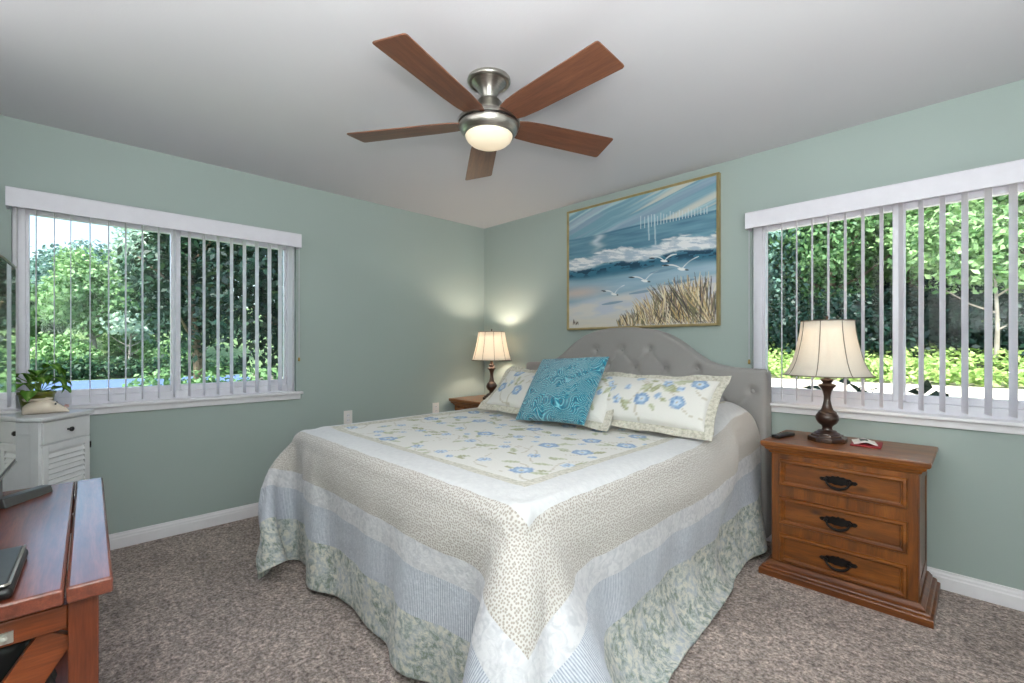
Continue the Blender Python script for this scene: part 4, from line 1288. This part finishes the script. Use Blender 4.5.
for k in range(17):
    az = k * 2.4 + rg2.uniform(-.3, .3)
    hgt = .10 + .115 * (k / 16) + rg2.uniform(-.01, .02)
    rad = .075 * (1 - .6 * k / 16) + .012
    bp_ = (rad * math.cos(az), rad * math.sin(az), hgt)
    m = MB(); m.tube([(0.012 * math.cos(az), .012 * math.sin(az), .095), (rad * .6 * math.cos(az), rad * .6 * math.sin(az), hgt * .8 + .02), bp_], .0022, 6)
    st = m.build('stem', 'plant_stem', pl) if False else m
    lp, lc = leaf_pts(bp_, az, rg2.uniform(-.1, .75), rg2.uniform(.075, .105), rg2.uniform(.5, 1.1))
    lf = grid_obj('leaf', lp, 'leaf', pl, lc, solid=.0008)
    st.build('stem', 'plant_stem', lf)
dish = thing('ceramic_animal', (0.285, -3.212, .870), 'cream ceramic animal planter with pink hollow back beside the green plant', 'ornament', rz=math.radians(88))
rings = []
N = 22
for i in range(N + 1):
    t_ = i / N; x = -.085 + .17 * t_
    hgt = .078 * (math.sin(PI * (t_ * .93 + .06)) ** .42) * (1 - .42 * sstep(.45, 1.0, np.array(t_)))
    wd = .056 * (math.sin(PI * (t_ * .93 + .06)) ** .5) * (1 - .30 * float(sstep(.5, 1, np.array(t_))))
    hgt = float(hgt)
    rings.append([Vector((x, wd * math.cos(a), max(0, hgt / 2 + hgt / 2 * math.sin(a)))) for a in [2 * PI * k / 24 for k in range(24)]])
m = MB(); m.ring_stack(rings); m.build('body', 'cream_glaze', dish, angle=70)
m = MB(); m.lathe([(.040, .0), (.046, .004), (.050, .012), (.046, .015), (.040, .010)], 36, M=Matrix.Translation((-.030, 0, .066)) @ Matrix.Diagonal((1.15, .85, 1, 1))); m.build('rim', 'cream_glaze', dish, angle=60)
m = MB(); m.lathe([(.042, .010), (.030, .0085), (.002, .008)], 36, M=Matrix.Translation((-.030, 0, .066)) @ Matrix.Diagonal((1.15, .85, 1, 1)), cap0=False); m.build('hollow', 'pink_glaze', dish)
m = MB()
for sy in (-1, 1): m.lathe([(.0045, -.001), (.004, .002), (.001, .0035)], 12, M=Matrix.Translation((.036, sy * .045, .050)) @ Matrix.Rotation(-sy * PI / 2, 4, 'X'))
m.build('eye', 'black_plastic', dish)
m = MB()
for dz in (0, .008): m.tube([(.068, -.036, .030 + dz), (.080, -.024, .028 + dz), (.084, 0, .027 + dz), (.080, .024, .028 + dz), (.068, .036, .030 + dz)], .0014, 6)
m.build('mouth', 'pink_glaze', dish)

# ================================================================ outside
def ground(name, pts, lo, hi, axis, mat, label):
    """profile pts (distance, z) swept along the other horizontal axis"""
    m = MB()
    n = len(pts)
    A = [(d, lo, z) if axis == 'x' else (lo, d, z) for d, z in pts]
    B = [(d, hi, z) if axis == 'x' else (hi, d, z) for d, z in pts]
    A2 = [(p[0], p[1], -1.2) for p in A]; B2 = [(p[0], p[1], -1.2) for p in B]
    fs = [(i, i + 1, n + i + 1, n + i) for i in range(n - 1)]
    fs += [(2 * n + i, 3 * n + i, 3 * n + i + 1, 2 * n + i + 1) for i in range(n - 1)]
    fs += [(i, 2 * n + i, 2 * n + i + 1, i + 1) for i in range(n - 1)] + [(n + i, n + i + 1, 3 * n + i + 1, 3 * n + i) for i in range(n - 1)]
    fs += [(0, n, 3 * n, 2 * n), (n - 1, 3 * n - 1, 4 * n - 1, 2 * n - 1)]
    m.add(A + B + A2 + B2, fs)
    return struct(m.build(name, mat, angle=60), label, 'ground')
ground('ground_left', [(-.16, -.12), (-7.5, -.10), (-10.4, .12), (-16.4, .12), (-18, .2), (-21, .8), (-26, 2.0), (-34, 4.0)], -16, 16, 'x', 'lawn', 'sunlit grassy slope outside the left window')
m = MB(); m.box(-16.0, -10.6, -16, 16, .118, .135); struct(m.build('road', 'road'), 'grey-blue road outside the left window', 'road')
ground('ground_back', [(.16, .52), (.6, .58), (3.0, .60), (6.2, .63), (6.9, .70)], -9, 12, 'y', 'pale_gravel', 'pale gravel strip outside the right window')
ground('bank', [(6.9, .70), (7.0, .74), (9.0, 1.25), (14, 2.6), (16, 6.0)], -9, 12, 'y', 'dark_soil', 'shaded earth bank below the trees outside the right window')

def leaves(cent, rad, n, size, rng, c_lo, c_hi, fill=0.45, flat=0.35):
    d = rng.normal(size=(n, 3)); d /= np.linalg.norm(d, axis=1, keepdims=True)
    r = (fill + (1 - fill) * rng.rand(n) ** .7)[:, None]
    lump = 1 + .22 * np.sin(d[:, :1] * 7 + cent[0]) * np.sin(d[:, 1:2] * 6 + cent[1]) + .15 * np.sin(d[:, 2:] * 9)
    pos = np.array(cent) + d * r * np.array(rad) * lump
    nr = d * (1 - flat) + np.array([0, 0, 1.0]) * flat + rng.normal(size=(n, 3)) * .55
    nr /= np.linalg.norm(nr, axis=1, keepdims=True)
    ax = np.cross(nr, rng.normal(size=(n, 3))); ax /= np.linalg.norm(ax, axis=1, keepdims=True)
    bx_ = np.cross(nr, ax)
    s = size * (.55 + .8 * rng.rand(n))[:, None]
    w_ = .58
    V_ = np.stack([pos - ax * s * .5, pos + bx_ * s * w_ * .5 + nr * s * .08 + ax * s * .05, pos + ax * s * .5 - nr * s * .05, pos - bx_ * s * w_ * .5 + nr * s * .08 + ax * s * .05], 1).reshape(-1, 3)
    k = rng.rand(n)[:, None]
    col_ = np.array(c_lo) * (1 - k) + np.array(c_hi) * k
    return V_, np.repeat(col_, 4, 0)
def plant(name, base, trunk, blobs, n, size, c_lo, c_hi, label, cat, seed, group=None, bark='bark', lean=(0, 0), branches=5, tr=0.12, fill=.45):
    rng = np.random.RandomState(seed)
    root = thing(name, base, label, cat, group)
    if trunk > 0:
        m = MB(); pts = []
        for k in range(7):
            t_ = k / 6
            pts.append((lean[0] * t_ + .04 * trunk * math.sin(3 * t_ + seed), lean[1] * t_ + .03 * trunk * math.sin(4 * t_ + 1), -.25 + (trunk + .25) * t_))
        m.tube(pts, [tr * (1 - .55 * k / 6) for k in range(7)], 9)
        for b in range(branches):
            i = 3 + b % 4; p = Vector(pts[i]); a = b * 2.4 + seed
            L = trunk * (.25 + .25 * rng.rand())
            q_ = p + Vector((math.cos(a) * L, math.sin(a) * L, L * .7))
            mid = (p + q_) / 2 + Vector((0, 0, -.08 * L))
            m.tube([p, mid, q_], [tr * .4, tr * .28, tr * .12], 6)
        m.build('trunk', bark, root)
    Vs, Cs = [], []
    tot = sum(b[3] * b[4] + b[4] * b[5] for b in blobs)
    for (bx_, by_, bz_, rx, ry, rz_) in blobs:
        k = max(20, int(n * (rx * ry + ry * rz_) / tot))
        V_, C_ = leaves((bx_, by_, bz_), (rx, ry, rz_), k, size, rng, c_lo, c_hi, fill)
        Vs.append(V_); Cs.append(C_)
    V_ = np.concatenate(Vs); C_ = np.concatenate(Cs)
    raw_obj('foliage', V_, np.arange(len(V_)).reshape(-1, 4), 'leaf', root, C_, smooth=False)
    return root
def crown(seed, w, h0, h1, n=7):
    rg_ = random.Random(seed); out = []
    for k in range(n):
        a = k * 2.4; t_ = (k + .5) / n
        rr = w * (.55 if k else 0) * math.sin(PI * (.25 + .6 * t_))
        out.append((rr * math.cos(a), rr * math.sin(a), h0 + (h1 - h0) * (.18 + .66 * t_), w * rg_.uniform(.42, .58), w * rg_.uniform(.42, .58), (h1 - h0) * rg_.uniform(.20, .28)))
    return out
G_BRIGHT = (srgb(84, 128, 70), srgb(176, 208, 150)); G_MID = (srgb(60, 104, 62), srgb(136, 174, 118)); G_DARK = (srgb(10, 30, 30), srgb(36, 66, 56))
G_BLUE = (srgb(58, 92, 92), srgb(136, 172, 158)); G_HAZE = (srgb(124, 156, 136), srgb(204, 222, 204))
# ---- behind the right window
GR = 'trees behind the right window'
plant('tree', (4.3, 9.4, 1.3), 2.6, crown(1, 2.0, .9, 5.2, 10), 16000, .12, *G_BRIGHT, 'bright broadleaf tree outside the right window, beyond its rightmost vanes', 'tree', 1, GR)
plant('tree', (2.6, 10.2, 1.5), 2.8, crown(2, 1.9, .9, 5.4, 10), 16000, .12, *G_BRIGHT, 'green broadleaf tree outside, beyond the middle bar of the right window', 'tree', 2, GR)
plant('tree', (1.3, 9.6, 1.4), 2.4, crown(3, 1.6, .6, 4.9, 9), 14000, .115, *G_MID, 'mid-green tree outside, seen above the bronze lamp shade', 'tree', 3, GR)
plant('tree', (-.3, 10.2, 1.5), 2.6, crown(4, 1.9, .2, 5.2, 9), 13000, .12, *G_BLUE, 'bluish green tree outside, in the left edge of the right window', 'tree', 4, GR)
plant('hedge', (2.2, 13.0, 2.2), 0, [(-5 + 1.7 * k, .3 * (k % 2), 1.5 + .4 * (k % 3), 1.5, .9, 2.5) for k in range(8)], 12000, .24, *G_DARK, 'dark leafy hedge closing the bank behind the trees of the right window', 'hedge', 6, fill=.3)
plant('tree', (3.72, 7.5, .92), 1.35, [(.15, .1, 1.7, .9, .6, .6), (-.5, .2, 2.1, .8, .6, .7), (.7, .1, 1.5, .55, .4, .40)], 3600, .12, *G_BRIGHT, 'small tree with a pale leaning trunk outside the right window', 'tree', 7, GR, 'pale_bark', (.10, 0), 4, .040)
for k, (x, y) in enumerate(((1.7, 7.9), (2.7, 8.4), (.5, 8.3), (3.95, 8.1))):
    lb = ('low dark bush outside, behind the bronze lamp shade', 'low dark bush outside, right of the middle bar of the right window', 'low dark bush outside, left of the bronze lamp shade', 'low dark bush outside, at the foot of the pale trunk')
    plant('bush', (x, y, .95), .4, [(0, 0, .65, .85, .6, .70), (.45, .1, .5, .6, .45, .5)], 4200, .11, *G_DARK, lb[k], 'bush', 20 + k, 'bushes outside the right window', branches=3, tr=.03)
rng = np.random.RandomState(31)
n = 30000
X_ = rng.uniform(-3.5, 8.5, n); Y_ = 6.1 + 4.2 * rng.rand(n) ** 1.2
Zg = np.interp(Y_, [6.2, 7.0, 9.0, 14], [.63, .74, 1.25, 2.6])
Z_ = Zg + .02 + .20 * rng.rand(n) * (1 + .5 * np.sin(X_ * 3) * np.sin(Y_ * 4))
d = rng.normal(size=(n, 3)) * .5 + np.array([0, -.25, 1.0]); d /= np.linalg.norm(d, axis=1, keepdims=True)
ax = np.cross(d, rng.normal(size=(n, 3))); ax /= np.linalg.norm(ax, axis=1, keepdims=True); bx_ = np.cross(d, ax)
s = (.06 + .06 * rng.rand(n))[:, None]; pos = np.stack([X_, Y_, Z_], -1)
V_ = np.stack([pos - ax * s * .5, pos + bx_ * s * .35, pos + ax * s * .5, pos - bx_ * s * .35], 1).reshape(-1, 3)
kk = rng.rand(n)[:, None]; C_ = np.repeat(np.array(srgb(120, 156, 76)) * (1 - kk) + np.array(srgb(196, 216, 140)) * kk, 4, 0)
ivy = raw_obj('ivy', V_, np.arange(4 * n).reshape(-1, 4), 'leaf', None, C_, smooth=False)
tag(ivy, 'bright green ivy covering the bank outside the right window', 'ivy', kind='stuff')
for k, (x, y, h) in enumerate(((2.80, .66, .36), (3.02, .72, .40), (3.20, .62, .34), (3.40, .70, .40), (3.72, .66, .33))):
    lb = ('dark leafy plant outside the right window, left of the bronze lamp stem', 'dark leafy plant outside the right window, right of the bronze lamp stem', 'dark leafy plant outside, just left of the middle bar of the right window',
          'dark leafy plant outside, just right of the middle bar of the right window', 'dark leafy plant outside the right window, near the right picture edge')[k]
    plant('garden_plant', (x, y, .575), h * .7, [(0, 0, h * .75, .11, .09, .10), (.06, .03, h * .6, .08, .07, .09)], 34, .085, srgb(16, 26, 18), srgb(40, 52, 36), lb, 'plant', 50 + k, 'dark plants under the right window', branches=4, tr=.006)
# ---- beyond the left window
GL = 'trees beyond the left window'
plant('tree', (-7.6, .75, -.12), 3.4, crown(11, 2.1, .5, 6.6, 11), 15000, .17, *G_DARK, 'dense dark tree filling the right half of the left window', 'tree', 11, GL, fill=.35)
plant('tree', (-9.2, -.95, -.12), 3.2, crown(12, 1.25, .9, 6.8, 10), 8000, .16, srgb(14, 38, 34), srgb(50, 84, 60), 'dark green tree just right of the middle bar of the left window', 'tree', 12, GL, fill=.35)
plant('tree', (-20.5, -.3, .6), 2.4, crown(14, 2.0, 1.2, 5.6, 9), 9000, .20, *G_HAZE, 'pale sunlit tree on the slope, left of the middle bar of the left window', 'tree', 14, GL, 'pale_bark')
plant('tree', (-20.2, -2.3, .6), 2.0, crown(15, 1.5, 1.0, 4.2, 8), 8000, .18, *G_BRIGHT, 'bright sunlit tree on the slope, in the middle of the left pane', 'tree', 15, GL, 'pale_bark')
plant('tree', (-22.5, -4.2, 1.0), 2.0, crown(16, 1.6, .1, 2.9, 8), 8000, .18, *G_MID, 'mid-green tree on the slope at the left edge of the left window', 'tree', 16, GL)
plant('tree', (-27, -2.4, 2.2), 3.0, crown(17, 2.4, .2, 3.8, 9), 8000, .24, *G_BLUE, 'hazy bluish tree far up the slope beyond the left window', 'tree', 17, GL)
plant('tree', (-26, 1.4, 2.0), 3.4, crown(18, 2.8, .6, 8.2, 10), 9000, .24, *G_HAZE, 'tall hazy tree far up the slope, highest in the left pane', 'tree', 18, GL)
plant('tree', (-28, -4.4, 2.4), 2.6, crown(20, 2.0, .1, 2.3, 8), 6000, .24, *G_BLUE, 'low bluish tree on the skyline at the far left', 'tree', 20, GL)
plant('tree', (-18.9, -1.45, .15), 1.7, [(.1, 0, 1.9, .8, .7, .5), (-.3, .4, 1.6, .5, .5, .4)], 500, .20, *G_HAZE, 'slender pale-trunked sapling on the lawn beyond the road', 'tree', 21, GL, 'pale_bark', (.1, .25), 6, .06)
for k in range(6):
    y = -3.9 + 1.05 * k
    plant('shrub', (-16.9, y, .12), .3, [(0, 0, .34, .5, .66, .36), (.1, .3, .28, .4, .5, .30)], 900, .15, srgb(30, 62, 48), srgb(76, 110, 74), 'clipped dark shrub of the hedge along the far side of the road', 'shrub', 70 + k, 'hedge shrubs along the road', branches=2, tr=.03)
for k, (x, y, z) in enumerate(((-19.6, -3.3, .45), (-19.2, -.2, .35), (-21.4, -1.2, .9))):
    lb = ('bright bush on the slope at the left edge of the left window', 'bright bush on the slope beside the middle bar of the left window', 'bright bush on the slope behind the sapling')[k]
    plant('bush', (x, y, z), .4, [(0, 0, .55, .9, .9, .6), (.4, .5, .4, .7, .7, .5)], 2200, .16, *G_BRIGHT, lb, 'bush', 110 + k, 'bushes on the sunlit slope', branches=2, tr=.03)
for k, (x, y) in enumerate(((-8.3, -1.65), (-7.2, -1.0), (-6.7, -.25))):
    lb = ('rounded green shrub at the foot of the middle bar of the left window', 'green shrub low in the middle of the right half of the left window',
          'green shrub low at the right end of the left window')[k]
    plant('shrub', (x, y, -.12), .3, [(0, 0, .45, .5, .55, .42), (.1, .25, .3, .4, .4, .3)], 900, .12, *G_MID, lb, 'shrub', 90 + k, 'shrubs below the dark trees', branches=2, tr=.03)
